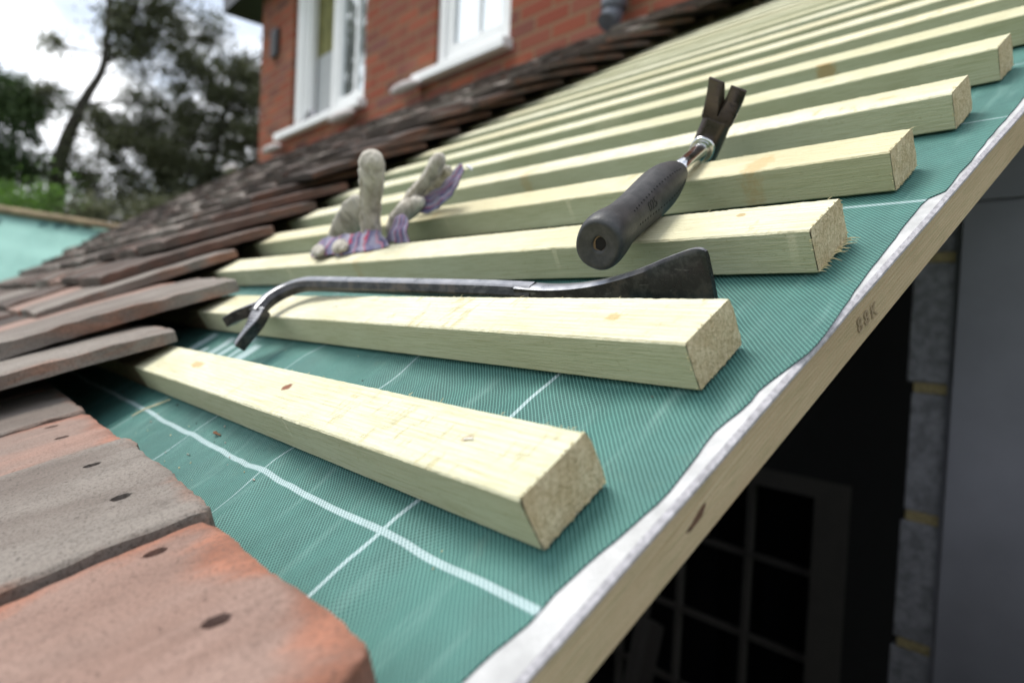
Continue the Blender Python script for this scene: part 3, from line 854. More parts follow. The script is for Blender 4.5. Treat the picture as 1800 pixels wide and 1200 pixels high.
# course at the eaves, laid bare: its heads and nail holes show
front = [(.214, .146, M_CLAY_ORANGE, 1, 'big reddish tile in the bottom left corner, its broken orange edge on the membrane', [(-.055, -.025), (-.128, -.024)], .0),
         (.0655, .176, M_CLAY_GREY, 2, 'grey tile with two nail holes, second from the bottom of the picture', [(-.052, -.026), (-.125, -.026)], .002),
         (-.1125, .136, M_CLAY_PINK, 3, 'pinkish tile with one nail hole, third from the bottom of the picture', [(-.062, -.026), (-.112, -.025)], -.001),
         (-.252, .160, M_CLAY_GREY, 4, 'grey tile half in shadow under the lowest raised tile', [], .001)]
for (ur, wd, mt, sd, lab, holes, dn) in front:
    me = tile_mesh('clay_tile', wd - .0025, sd, mt, 64, 90, .0020, .0135, .012 if sd == 1 else .004, .0025, .002)
    o = bpy.data.objects.new('clay_tile', me); COL.objects.link(o)
    o.matrix_world = ROOF @ Matrix.Translation((ur, -.0635 - {1: .0064, 2: .0015}.get(sd, 0), -.008 + dn)) @ Matrix.Rotation(radians((0, .5, -.6, .8, 0)[sd]), 4, 'Z') @ Matrix.Rotation(radians(-15.5), 4, 'X')
    tag(o, lab, 'roof tile', 'old clay roof tiles')
    if holes:
        cut_holes(o, [(x, y, radians(75)) for x, y in holes])

rt = random.Random(11)
LEFT = lambda v: -2.45 - 1.28 * v
tright = {-1: -.4145, 0: -.313, 1: -.401, 2: -.652, 3: -.713, 4: -.752, 5: -.80, 6: -.85}
for k in range(7, 24): tright[k] = lefts[k] + (.035 if k < 12 else .05)
slots = []
for k in range(-1, 24):
    u = tright[k]; i = 0
    vh = k * .1 + .037
    while u > LEFT(vh - .13) + .03:
        slots.append((k, i + (4 if k == -1 else 0), u, vh)); u -= .1635 + rt.uniform(-.001, .001); i += 1
campos = ROOF.inverted() @ cam.matrix_world.translation
def slot_key(s): return (Vector((s[2], s[3] - .2, .03)) - campos).length * (1.0 if s[0] < 14 else 1.05)
order = sorted(slots, key=slot_key)
indiv = set(id(s) for s in order[:292])
rest = MB()
LABK = {(0, 0): 'lowest raised tile, long grey upper face, its end over the first batten',
        (1, 0): 'second raised tile up, with an orange patch on its side, over the second batten',
        (2, 0): 'third raised tile up, straight grey and red side, reaching the third batten',
        (3, 0): 'fourth raised tile up, dark with a blunt end, near the fourth batten'}
MATK = {(0, 0): 0, (1, 0): 0, (2, 0): 0, (3, 0): 2, (4, 0): 2, (1, 1): 4, (0, 1): 1, (2, 1): 1}
for s in slots:
    k, i, u, vh = s
    tilt = {-1: 15.5, 0: 15.0, 1: 11.5}.get(k, 10.0) + rt.uniform(-.7, .7) + (rt.uniform(-1, 1) if k > 5 else 0)
    n0 = {-1: -.008, 0: .001}.get(k, .0015)
    M = ROOF @ Matrix.Translation((u, vh + rt.uniform(-.004, .004) - (0.0 if i else -.002), n0 + sag(vh) * .55 + rt.uniform(0, .0015))) @ Matrix.Rotation(radians(rt.uniform(-1.2, 1.2)), 4, 'Z') @ Matrix.Rotation(radians(-tilt), 4, 'X')
    if id(s) in indiv:
        near = (k < 7 and u > -2.0)
        vi = MATK.get((k, i))
        me = (near_vars[vi + 5 * (k % 2)] if vi is not None else rt.choice(near_vars if rt.random() < (.5 if k < 2 else .12) else [near_vars[q] for q in (0, 2, 3, 5, 7, 8)])) if near else rt.choice(far_vars)
        o = bpy.data.objects.new('clay_tile', me); COL.objects.link(o); o.matrix_world = M
        lab = LABK.get((k, i)) or 'clay tile, %s from the stepped edge in %s course above the eaves' % (ORD[i], ORD[k + 1])
        tag(o, lab, 'roof tile', 'old clay roof tiles')
    else:
        me = rt.choice(far_vars); mi = [M_CLAY_DARK, M_CLAY_BROWN, M_CLAY_GREY].index(me.materials[0])
        rest.add([M @ v.co for v in me.vertices], [tuple(p.vertices) for p in me.polygons], mi)
o = rest.build('far_roof_tiles', [M_CLAY_DARK, M_CLAY_BROWN, M_CLAY_GREY], fix=False)
tag(o, 'mass of farthest mossy clay tiles below the brick wall and down to the green roof', 'roof tiles', kind='stuff')

# felt under the old tiles
M_FELT = simple('old_black_felt', (.02, .02, .02), .9, nscale=20)
b = MB()
vsf = [roof_pt(-1.0, v, -.036) for v in (-.4, .4, 1.2, 1.8, 2.35)] + [roof_pt(LEFT(v), v, -.036) for v in (2.35, 1.8, 1.2, .4, -.4)]
lo = [p + Vector((0, .006, -.012)) for p in vsf]
b.add(vsf + lo, [tuple(range(10)), tuple(range(19, 9, -1))] + [(i, (i + 1) % 10, 10 + (i + 1) % 10, 10 + i) for i in range(10)])
tag(b.build('roofing_felt', M_FELT), 'old black felt lying under the clay tiles', 'roofing felt')

# ------------------------------------------------------------------ neighbouring slope covered with green membrane
V = lambda v, n=.02: ROOF @ Vector((LEFT(v), v, n + sag(v) * .5))
V1 = V(.69, .040); V0 = V(-.75, .0)
gs = empty('green_covered_roof', Matrix.Translation(V1)); tag(gs, 'pale green membrane covered roof slope meeting the old tiles at far left', 'roof slope')
nrm = (V1 - V0).cross(Vector((0, -1, 0))).normalized()
if nrm.z < 0: nrm = -nrm
vs, fs, uv2 = [], [], []
NN = 60
for j in range(NN + 1):
    for i in range(NN + 1):
        a = j / NN; s = i / NN
        A = V0.lerp(V1, a); Bp = Vector((V1.x, A.y, V1.z)) if False else None
        # upslope runs towards -x; the top edge is level at V1.z
        slope_dir = Vector((-.8418, 0, .5398))
        E = A.copy()
        ln = (V1.z - A.z) / .5398
        P = A + slope_dir * ln * s
        P += nrm * (.012 * noise.noise(P * 3.1) + .006 * noise.noise(P * 9 + Vector((3, 1, 0)))) * min(1, s * 4) * min(1, (1 - s) * 5 + .2)
        vs.append(P); uv2.append((P.y, s * ln))
for j in range(NN):
    for i in range(NN):
        a = j * (NN + 1) + i; fs.append((a, a + 1, a + NN + 2, a + NN + 1))
mo_ = mesh_obj('membrane', vs, fs, M_MEMB_FAR, None, None, True)
ul2 = mo_.data.uv_layers.new(name='uv')
for lp in mo_.data.loops: ul2.data[lp.index].uv = uv2[lp.vertex_index]
md = mo_.modifiers.new('t', 'SOLIDIFY'); md.thickness = .004; md.offset = -1
mo_.parent = gs; mo_.matrix_parent_inverse = gs.matrix_world.inverted()
top0 = V0 + Vector((-.8418, 0, .5398)) * ((V1.z - V0.z) / .5398)
b = MB(); b.tube([V1 + Vector((.03, .02, .008)), top0 + Vector((0, 0, .008))], [(.016, .02)] * 2, 8)
o = b.build('ridge_batten', simple('weathered_batten', (.40, .31, .19), .8, nscale=20)); o.parent = gs; o.matrix_parent_inverse = gs.matrix_world.inverted()
# faint printing on it
b = MB(); rp_ = random.Random(3)
def gpt(y, s, off=.004):
    a = (y - V0.y) / (V1.y - V0.y); A = V0.lerp(V1, a); ln = (V1.z - A.z) / .5398
    return A + Vector((-.8418, 0, .5398)) * ln * s + nrm * off
for y, s0, s1 in ((.22, .82, .93), (.28, .80, .93), (.34, .80, .92), (.40, .83, .93), (.05, .80, .95), (-.05, .80, .93)):
    b.tube([gpt(y, s0), gpt(y + .03, (s0 + s1) / 2), gpt(y, s1)], [(.002, .012)] * 3, 6, up=tuple(nrm))
o = b.build('printed_mark', simple('dark_green_print', (.05, .15, .15), .7)); o.parent = gs; o.matrix_parent_inverse = gs.matrix_world.inverted()

# ================================================================== HAMMER
P0 = Vector((.1215, .160, .0185)); PE = Vector((.0690, .3640, .0055))
ax = (PE - P0).normalized()
cdir = Vector((.563, .19, .80)); cdir = (cdir - ax * cdir.dot(ax)).normalized()
sdir = ax.cross(cdir)
HL = (PE - P0).length
HM = Matrix.Translation(P0) @ Matrix((sdir, cdir, ax)).transposed().to_4x4()   # local: x sideways, y towards the claw, z along the handle
hammer = empty('claw_hammer', ROOF @ HM); tag(hammer, 'claw hammer with black rubber grip lying across the battens, claw pointing up', 'hammer')
m_r, t_, p_ = new_mat('black_rubber')
tcr = t_.n('ShaderNodeTexCoord').outputs['Object']
nzr = t_.noise(tcr, 160, 4, .6)
setp(t_, p_, col=t_.mix(t_.sramp(nzr, .35, .7), (.022, .023, .025), (.045, .044, .046)), rough=.5, spec=.45, normal=bump(t_, t_.noise(tcr, 1100, 3, .6), .0003, .5))
M_RUBBER = m_r
def oval(z, rx, ry, n=48, cy=0.0, e=2.3, fn=None):
    out = []
    for j in range(n):
        a = 2 * pi * j / n; c, s_ = cos(a), sin(a)
        d = (abs(c) ** e + abs(s_) ** e) ** (-1 / e)
        k_ = fn(z, a) if fn else 0
        out.append(Vector(((rx + k_) * d * c, cy + (ry + k_) * d * s_, z)))
    return out
GL = HL * .645
def gfn(z, a):
    d = 0
    # moulded seam along the grip, rows of small pits on the flank facing the camera
    am = ((a - radians(122) + pi) % (2 * pi)) - pi
    d -= .0005 * math.exp(-(am / .035) ** 2) if .012 < z < GL - .01 else 0
    return d
prof = [(-.0004, .0085, .0100), (-.0010, .0112, .0128), (.0003, .0128, .0148), (.003, .0136, .0160), (.008, .0139, .0165), (.016, .0134, .0158), (.028, .0121, .0142), (.042, .0118, .0136), (.058, .0122, .0140), (.076, .0130, .0150), (.092, .0134, .0155), (.106, .0128, .0147), (.118, .0114, .0128), (.127, .0098, .0108), (.1325, .0085, .0092), (.134, .0070, .0076)]
pr_ = catmull(prof, 5)
zs = GL / .134
rings = [oval(z * zs, rx, ry, 72, 0, 2.25, gfn) for z, rx, ry in pr_]
b = MB()
# butt: slightly dished face with the open end of the tube inside
dish = [[p.copy() for p in rings[0]]]
for sc_, dz in ((.80, .0004), (.62, .0012), (.5, .0010), (.42, .0030)):
    dish.insert(0, [Vector((p.x * sc_, p.y * sc_, -.0004 + dz)) for p in rings[0]])
b.loft(dish[:-1] + rings, 0, cap=True)
grip = b.build('grip', M_RUBBER, hammer, None, smooth=True)
b = MB()                                              # dark hole in the butt
b.loft([[Vector((.0032 * cos(a) * (1 + .2 * sin(3 * a)) + .0006, .0045 * sin(a) * (1 + .15 * cos(2 * a)), z)) for a in [2 * pi * j / 16 for j in range(16)]] for z in (-.0006 * zs + .0028, .004)], 0)
b.build('tube_end', simple('dark_hole', (.004, .003, .003), .9), hammer)
b = MB(); b.loft([[Vector((r_ * .0036 * cos(a) + .0006, r_ * .0050 * sin(a), z)) for a in [2 * pi * j / 16 for j in range(16)]] for r_, z in ((1.0, .0030), (1.25, .0021), (1.05, .0018), (.8, .0026))], 0, cap=False)
b.build('tube_rim', simple('brownish_worn_metal', (.16, .11, .07), .5, .6, nscale=600), hammer, smooth=True)
b = MB()                                              # rows of little stitched pits
rdot = random.Random(2)
def grip_r(z):
    for (z0, a0, b0), (z1, a1, b1) in zip(pr_[:-1], pr_[1:]):
        if z0 * zs <= z <= z1 * zs:
            s = (z - z0 * zs) / max(1e-6, (z1 - z0) * zs); return a0 + (a1 - a0) * s, b0 + (b1 - b0) * s
    return .012, .014
for row, ang in enumerate((62, 24)):
    for i in range(20):
        z = GL * (.22 + .033 * i) + (.002 if row else 0)
        rx, ry = grip_r(z); a = radians(ang + 8 * sin(pi * i / 19) * (1 if row == 0 else -1)); e = 2.25
        d = (abs(cos(a)) ** e + abs(sin(a)) ** e) ** (-1 / e)
        p = Vector((rx * d * cos(a), ry * d * sin(a), z)); nn = Vector((cos(a) / rx, sin(a) / ry, 0)).normalized()
        b.tube([p - nn * .0006, p + nn * .00012], [.00080, .00070], 8)
b.build('pits', simple('black_pits', (.003, .003, .003), .9), grip)
tcu = bpy.data.curves.new('mark', 'FONT'); tcu.body = '025'; tcu.size = .0085; tcu.extrude = .0002; tcu.align_x = 'CENTER'; tcu.align_y = 'CENTER'
to = bpy.data.objects.new('mark_src', tcu); COL.objects.link(to); bpy.context.view_layer.update()
tme = bpy.data.meshes.new_from_object(to.evaluated_get(bpy.context.evaluated_depsgraph_get())); bpy.data.objects.remove(to)
tme.materials.append(simple('black_moulded', (.008, .008, .008), .7))
mk = bpy.data.objects.new('moulded_number', tme); COL.objects.link(mk); mk.parent = grip
a = radians(42); zc_ = GL * .40; rx, ry = grip_r(zc_); e = 2.25; d = (abs(cos(a)) ** e + abs(sin(a)) ** e) ** (-1 / e)
pc = Vector((rx * d * cos(a), ry * d * sin(a), zc_)); nn = Vector((cos(a) / rx, sin(a) / ry, 0)).normalized()
zx = Vector((0, 0, 1)); yy = nn.cross(zx)
for vtx in tme.vertices:                              # wrap the number round the grip
    al = a + vtx.co.y / .0135; rx2, ry2 = grip_r(zc_ + vtx.co.x); d = (abs(cos(al)) ** e + abs(sin(al)) ** e) ** (-1 / e)
    vtx.co = Vector(((rx2 * d + vtx.co.z) * cos(al), (ry2 * d + vtx.co.z) * sin(al), zc_ + vtx.co.x))
# shaft, ferrule, head
b = MB(); b.loft([oval(z, r, r * 1.08, 32) for z, r in ((GL - .006, .0060), (GL + .02, .0060), (HL - .004, .0062), (HL + .004, .0062))]); b.build('shaft', M_CHROME, hammer, smooth=False)
sh_o = [c for c in hammer.children if c.name.startswith('shaft')][0]
for pl in sh_o.data.polygons: pl.use_smooth = len(pl.vertices) == 4
b = MB(); b.loft([oval(z, r, r * 1.08, 36) for z, r in ((HL - .0125, .0064), (HL - .0135, .0083), (HL - .012, .0094), (HL - .009, .0090), (HL - .0085, .0082), (HL - .0070, .0082), (HL - .0055, .0086), (HL - .004, .0084))]); b.build('ferrule', M_CHROME, hammer, smooth=True)
# head: eye block with cheeks, claw upward (+y), face downward (-y)
def rrect(cx_, cy_, cz_, hx, hz, yv, n=7, e=3.2, tdir=None):
    """ring in the plane across the head axis: half sizes hx (sideways) and hz (along the handle)"""
    out = []
    for j in range(4 * n):
        a = 2 * pi * j / (4 * n); c, s_ = cos(a), sin(a); d = (abs(c) ** e + abs(s_) ** e) ** (-1 / e)
        out.append(Vector((cx_ + hx * d * c, yv, cz_ + hz * d * s_)))
    return out
b = MB()
hz0 = HL + .0035
b.loft([rrect(0, 0, hz0, .0098, .0085, -.0110), rrect(0, 0, hz0, .0105, .0100, -.0080), rrect(0, 0, hz0, .0108, .0108, .0), rrect(0, 0, hz0, .0108, .0106, .0070), rrect(0, 0, hz0 - .0003, .0107, .0098, .0125), rrect(0, 0, hz0 - .0008, .0108, .0084, .0175), rrect(0, 0, hz0 - .0012, .0112, .0072, .0215)])
b.loft([rrect(0, 0, hz0, r, r, y, e=2.1) for r, y in ((.0075, -.009), (.0070, -.0135), (.0088, -.0175), (.0092, -.0185), (.0092, -.0245), (.0084, -.0255))])
# claw: two prongs parted by a V, sweeping back over the handle
for sg in (-1, 1):
    rings = []
    for i in range(15):
        s = i / 14
        y = .0200 + .0315 * s
        zc = hz0 - .0012 - .0185 * s ** 1.9
        th = .0070 * (1 - s) ** .75 + .0012
        inner = -.0010 + .0034 * min(1, max(0, (s - .34) / .66)) ** .8 if s > .34 else -.0008
        outer = .0118 + .0026 * s
        slope = math.atan2(.0185 * 1.9 * s ** .9, .0315)
        ty, tz = cos(slope), -sin(slope)               # tangent
        ny_, nz_ = sin(slope), cos(slope)              # towards the outside of the curve (away from the handle)
        ring = []
        for (fx, fz) in ((inner + .0012 * (s > .2), th * .55), (outer - .001, th * .75), (outer, th * .3), (outer, -th * .55), (outer - .0012, -th * .8), (inner + .0024 * s + .001 * (s > .2), -th * .8), (inner, -th * .3), (inner, th * .35)):
            ring.append(Vector((sg * fx, y + fz * ny_, zc + fz * nz_)))
        rings.append(ring)
    b.loft(rings)
head = b.build('head', M_HEAD, hammer, None, smooth=True)
head.data.set_sharp_from_angle(angle=radians(38))
md = head.modifiers.new('bv', 'BEVEL'); md.width = .0005; md.segments = 2; md.limit_method = 'ANGLE'; md.angle_limit = radians(50)

# ================================================================== CROWBAR
m_c, t_, p_ = new_mat('worn_black_steel')
tcc = t_.n('ShaderNodeTexCoord').outputs['Object']; tcc_n = t_.n('ShaderNodeTexCoord').outputs['Normal']
nz = t_.noise(tcc, 90, 6, .7); nz2 = t_.noise(t_.mapping(tcc, scale=(40, 300, 300)), 1.0, 5, .7)
col = t_.mix(t_.sramp(nz, .42, .62), (.035, .035, .039), (.075, .073, .075))
col = t_.mix(t_.math('MULTIPLY', t_.sramp(nz2, .60, .70), .45), col, (.30, .30, .31))
col = t_.mix(t_.math('MULTIPLY', t_.sramp(t_.noise(tcc, 45, 5, .65), .52, .66), .6), col, (.10, .075, .06))
sheen_nz = t_.n('ShaderNodeSeparateXYZ', inp={0: tcc_n}).outputs[2]
col = t_.mix(t_.math('MULTIPLY', t_.sramp(sheen_nz, .72, .95), t_.math('ADD', .45, t_.math('MULTIPLY', nz, .6)), clamp=True), col, (.34, .345, .37))  # up-facing facets painted paler, a sky sheen put into the colour
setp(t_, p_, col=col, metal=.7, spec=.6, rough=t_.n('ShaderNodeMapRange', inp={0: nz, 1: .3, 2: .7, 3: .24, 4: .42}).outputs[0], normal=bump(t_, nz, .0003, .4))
bar = empty('crowbar', ROOF); tag(bar, 'dark steel crowbar lying between two battens, forked claw at left, flat blade at right', 'crowbar')
path = [(.062, .1555, -.0085), (.02, .1535, -.0052), (-.06, .147, .001), (-.14, .139, .008), (-.185, .134, .0120), (-.203, .1300, .0135), (-.2145, .1225, .0140), (-.2190, .1120, .0142), (-.2175, .1010, .0140), (-.2140, .0910, .0128), (-.2120, .0830, .0112)]
pc_ = catmull(path, 6)
b = MB(); pts = [Vector(p) for p in pc_]; rings = []
for i, p in enumerate(pts):
    t = (pts[min(i + 1, len(pts) - 1)] - pts[max(i - 1, 0)]).normalized()
    up_ = Vector((0, 0, 1)); a = (up_ - t * up_.dot(t)).normalized(); bb = t.cross(a)
    f = i / (len(pts) - 1); r = .0066
    wd = r * (1 + .55 * max(0, (f - .80) / .2) ** 1.5); ht = r * (1 - .12 * max(0, (f - .80) / .2))
    ring = []
    for j in range(12):
        ang = 2 * pi * (j // 2) / 6 + (.12 if j % 2 else -.12) + pi / 6
        ring.append(p + a * (ht * cos(ang)) + bb * (wd * sin(ang)))
    rings.append(ring)
b.loft(rings)
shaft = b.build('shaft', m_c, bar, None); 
b = MB()                                              # forked claw
hx = Vector(pts[-1])
for (tip, wA, side) in (((-.2465, .0700, .0100), .0052, 1), ((-.2100, .0560, -.0060), .0050, -1)):
    tip = Vector(tip)
    start = hx + Vector((0, .006, .0008)) + (Vector((-.0035, 0, .0012)) if side == 1 else Vector((.0028, 0, -.001)))
    mid = start.lerp(tip, .42) + (Vector((-.001, -.0025, .0015)) if side == 1 else Vector((.0045, -.001, -.0002)))
    cc = catmull([start, mid, tip], 7)
    b.tube(cc, [((.0078 - .0012 * (i / 14)), (.0086 - .0010 * (i / 14))) for i in range(len(cc))], 4, up=(.15, .30, .95), phase=pi / 4)
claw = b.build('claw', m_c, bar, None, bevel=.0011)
b = MB(); rings = []                                  # chisel blade
blade = [(.050, .1550, -.0085, .0066, .0060), (.075, .1562, -.0108, .0066, .0056), (.098, .1575, -.0115, .0072, .0050), (.120, .1592, -.0108, .0086, .0044), (.142, .1610, -.0090, .0112, .0038), (.160, .1622, -.0068, .0140, .0032), (.174, .1632, -.0052, .0158, .0027), (.1800, .1636, -.0048, .0156, .0023), (.1832, .1640, -.0050, .0140, .0016)]
for (x, y, z, hh, tt) in catmull(blade, 5):
    lean = Vector((0, .12, 1)).normalized(); tn = Vector((0, 1, -.12)).normalized(); c0 = Vector((x, y, z))
    rings.append([c0 + lean * (hh * sy) + tn * (tt * sx) for sx, sy in ((-.55, -1), (.55, -1), (1, -.8), (1, .8), (.5, 1), (-.5, 1), (-1, .82), (-1, -.8))])
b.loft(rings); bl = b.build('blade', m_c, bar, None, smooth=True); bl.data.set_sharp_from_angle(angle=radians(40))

# ================================================================== WORK GLOVES
m_l, t_, p_ = new_mat('grey_suede_leather')
tcl = t_.n('ShaderNodeTexCoord').outputs['Object']
n1 = t_.noise(t_.mapping(tcl, scale=(1.2, 1, .45)), 75, 5, .65, .4); n2 = t_.noise(tcl, 320, 4, .65)
col = t_.mix(t_.sramp(n1, .32, .68), (.30, .265, .215), (.62, .57, .49)); col = t_.mix(t_.math('MULTIPLY', t_.sramp(n2, .5, .7), .3), col, (.13, .11, .085))
setp(t_, p_, col=col, rough=.95, spec=.15, sheen=.4, normal=bump(t_, t_.math('ADD', n1, t_.math('MULTIPLY', n2, .35)), .006, .9))
M_LEATHER = m_l
m_s, t_, p_ = new_mat('striped_cotton')
uvs_ = t_.n('ShaderNodeUVMap', uv_map='uv').outputs[0]
spx = t_.n('ShaderNodeSeparateXYZ', inp={0: uvs_}).outputs[0]
fr = t_.math('FRACT', t_.math('ADD', spx, t_.math('MULTIPLY', t_.noise(t_.n('ShaderNodeTexCoord').outputs['Object'], 55, 3), .55)))
col = t_.ramp(fr, [(0, (.05, .05, .12)), (.16, (.22, .20, .28)), (.40, (.30, .29, .36)), (.50, (.34, .06, .10)), (.57, (.09, .085, .17)), (.72, (.17, .165, .25)), (.90, (.32, .13, .18))], 'CONSTANT')
col = t_.mix(t_.math('MULTIPLY', t_.sramp(t_.noise(t_.n('ShaderNodeTexCoord').outputs['Object'], 70, 4), .35, .7), .5), col, (.26, .25, .30))
setp(t_, p_, col=col, rough=.95, spec=.1, normal=bump(t_, t_.noise(t_.n('ShaderNodeTexCoord').outputs['Object'], 260, 3), .001, .5))
M_STRIPE = m_s
def blob(name, tubes, mat, parent, voxel=.0016, disp=.0011):
    b = MB()
    for pts_, rad_ in tubes:
        cc = catmull([tuple(p) + (r if hasattr(r, '__len__') else (r, r)) for p, r in zip(pts_, rad_)], 6)
        P = [Vector(c[:3]) for c in cc]; R = [(c[3], c[4]) for c in cc]
        t0 = (P[0] - P[1]).normalized(); t1 = (P[-1] - P[-2]).normalized()
        pre = [(P[0] + t0 * max(R[0]) * sin(a), (R[0][0] * cos(a), R[0][1] * cos(a))) for a in (1.45, 1.1, .7, .35)]
        post = [(P[-1] + t1 * max(R[-1]) * sin(a), (R[-1][0] * cos(a), R[-1][1] * cos(a))) for a in (.35, .7, 1.1, 1.45)]
        allp = pre + list(zip(P, R)) + post
        b.tube([p for p, r in allp], [r for p, r in allp], 18, up=(0, -.4, 1))
    o = b.build(name, mat, None, ROOF)
    md = o.modifiers.new('r', 'REMESH'); md.mode = 'VOXEL'; md.voxel_size = voxel
    md = o.modifiers.new('s', 'SMOOTH'); md.factor = .7; md.iterations = 6
    bake(o)
    for vtx in o.data.vertices:
        p = vtx.co; n = vtx.normal
        pq = Vector((p.x * 90 - p.z * 40, p.y * 60, p.z * 34 + p.x * 20)); f = .7 * noise.noise(pq) + .5 * noise.noise(p * 150) - 1.1 * abs(noise.noise(pq * 1.7 + Vector((5, 0, 0)))) + .3
        vtx.co = p + n * disp * f * 1.5
    o.data.polygons.foreach_set('use_smooth', [True] * len(o.data.polygons))
    if parent: o.parent = parent; o.matrix_parent_inverse = parent.matrix_world.inverted()
    return o
def cloth(name, rows, parent, reps=3.0, thick=.0016, wob=.0034, along=False):
    """a folded strip of striped cloth: rows of points, stripes running across the row"""
    R = [[Vector(q) for q in catmull(r, 6)] for r in rows]
    nr = 16; G = []
    for s in range(nr + 1):
        tt = s / nr * (len(R) - 1); i = min(int(tt), len(R) - 2); fr_ = tt - i
        G.append([a.lerp(b_, fr_) for a, b_ in zip(R[i], R[i + 1])])
    W_ = len(G[0]); vs = []; uvv = []
    for s, row in enumerate(G):
        for i, p in enumerate(row):
            q = p + Vector((0, 0, wob * noise.noise(p * 90)))  + Vector((0, wob * noise.noise(p * 70 + Vector((9, 0, 0))), 0))
            vs.append(q); uvv.append((s / nr * reps, i / (W_ - 1)) if along else (i / (W_ - 1) * reps, s / nr))
    fs = [(s * W_ + i, s * W_ + i + 1, (s + 1) * W_ + i + 1, (s + 1) * W_ + i) for s in range(nr) for i in range(W_ - 1)]
    o = mesh_obj(name, vs, fs, M_STRIPE, None, ROOF, True)
    ul_ = o.data.uv_layers.new(name='uv')
    for lp in o.data.loops: ul_.data[lp.index].uv = uvv[lp.vertex_index]
    md = o.modifiers.new('t', 'SOLIDIFY'); md.thickness = thick; md.offset = 0
    md = o.modifiers.new('ss', 'SUBSURF'); md.levels = 1; md.render_levels = 1
    if parent: o.parent = parent; o.matrix_parent_inverse = parent.matrix_world.inverted()
    return o
gl = empty('work_glove', ROOF @ Matrix.Translation((-.28, .235, 0))); tag(gl, 'grey leather work glove with one finger standing straight up, left of the pair', 'glove', 'pair of work gloves')
blob('leather', [
    ([(-.2262, .262, .0785), (-.2345, .262, .069), (-.2462, .262, .056), (-.2560, .261, .045), (-.265, .260, .034), (-.2690, .256, .022), (-.2690, .251, .011), (-.2660, .246, .001)],
     [(.0122, .0125), (.0128, .0142), (.0116, .0138), (.0108, .0130), (.0112, .0132), (.0112, .0132), (.0100, .0115), (.0070, .0080)]),
    ([(-.272, .262, .036), (-.2937, .266, .0335), (-.3200, .265, .0255), (-.3480, .262, .0165), (-.3740, .256, .0070)], [(.017, .006), (.0185, .006), (.0180, .0065), (.0135, .006), (.0055, .0045)])], M_LEATHER, gl)
blob('fingertip', [([(-.345, .222, .0105), (-.336, .217, .0105), (-.327, .2145, .0100)], [(.0040, .006), (.0056, .0085), (.0042, .0065)])], M_LEATHER, gl, .0011, .0005)
blob('fingertip', [([(-.305, .226, .0110), (-.296, .2235, .0105), (-.285, .2225, .0090)], [(.0042, .006), (.0058, .0095), (.0036, .006)])], M_LEATHER, gl, .0011, .0005)
cloth('striped_back', [[(-.372, .246, .014), (-.345, .240, .016), (-.315, .238, .0165), (-.285, .243, .015), (-.262, .246, .0165), (-.238, .244, .0135)],
                       [(-.372, .228, .0075), (-.345, .222, .0080), (-.315, .224, .0075), (-.285, .226, .0060), (-.258, .230, .0050), (-.222, .235, .0050)],
                       [(-.366, .220, .0020), (-.340, .214, .0022), (-.312, .218, .0020), (-.283, .220, .0015), (-.252, .224, .0012), (-.212, .231, .0015)]], gl, 4.0)
gr = empty('work_glove', ROOF @ Matrix.Translation((-.24, .29, 0))); tag(gr, 'grey leather work glove lying on its side with a striped cuff, right of the pair', 'glove', 'pair of work gloves')
blob('leather', [
    ([(-.1885, .310, .0550), (-.2000, .310, .0485), (-.2138, .310, .0420), (-.2300, .306, .0345), (-.2432, .300, .0272), (-.2550, .292, .0190), (-.2640, .285, .0115), (-.268, .272, .003)],
     [(.0072, .0078), (.0078, .0084), (.0074, .0080), (.0072, .0082), (.0076, .0090), (.0074, .0088), (.0066, .0075), (.005, .006)]),
    ([(-.2050, .326, .0400), (-.2300, .330, .0320), (-.2550, .328, .0225), (-.275, .322, .0150)], [(.008, .005), (.012, .005), (.013, .006), (.008, .006)]),
    ([(-.2260, .293, .0215), (-.2360, .290, .0195), (-.2480, .286, .0160), (-.2580, .279, .0110), (-.2630, .272, .0050)], [(.0070, .0070), (.0098, .0090), (.0106, .0100), (.0100, .0095), (.0070, .0070)])], M_LEATHER, gr)
cloth('cuff', [[(-.1630, .316, .0470), (-.1800, .318, .0405), (-.2000, .315, .0325), (-.2200, .310, .0265), (-.2320, .304, .0225)],
               [(-.1560, .309, .0400), (-.1720, .308, .0320), (-.1930, .306, .0235), (-.2180, .302, .0175), (-.2340, .298, .0160)],
               [(-.1610, .304, .0330), (-.1730, .301, .0240), (-.1900, .299, .0150), (-.2100, .296, .0095), (-.2300, .292, .0110)]], gr, 1.6, along=True)
cloth('striped_thumb', [[(-.2470, .276, .0130), (-.2390, .273, .0185), (-.2270, .270, .0180), (-.2180, .268, .0130)],
                        [(-.2540, .264, .0045), (-.2420, .259, .0110), (-.2240, .257, .0105), (-.2110, .257, .0050)],
                        [(-.2620, .254, -.0060), (-.2460, .247, -.0010), (-.2240, .246, -.0010), (-.2060, .248, -.0060)]], gr, 3.4)
cloth('hem', [[(-.1560, .312, .0425), (-.1500, .311, .0405), (-.1465, .312, .0380)], [(-.1600, .316, .0445), (-.1520, .314, .0430), (-.1480, .315, .0405)]], gr, .3).data.materials[0] = simple('pale_hem', (.62, .61, .64), .9)

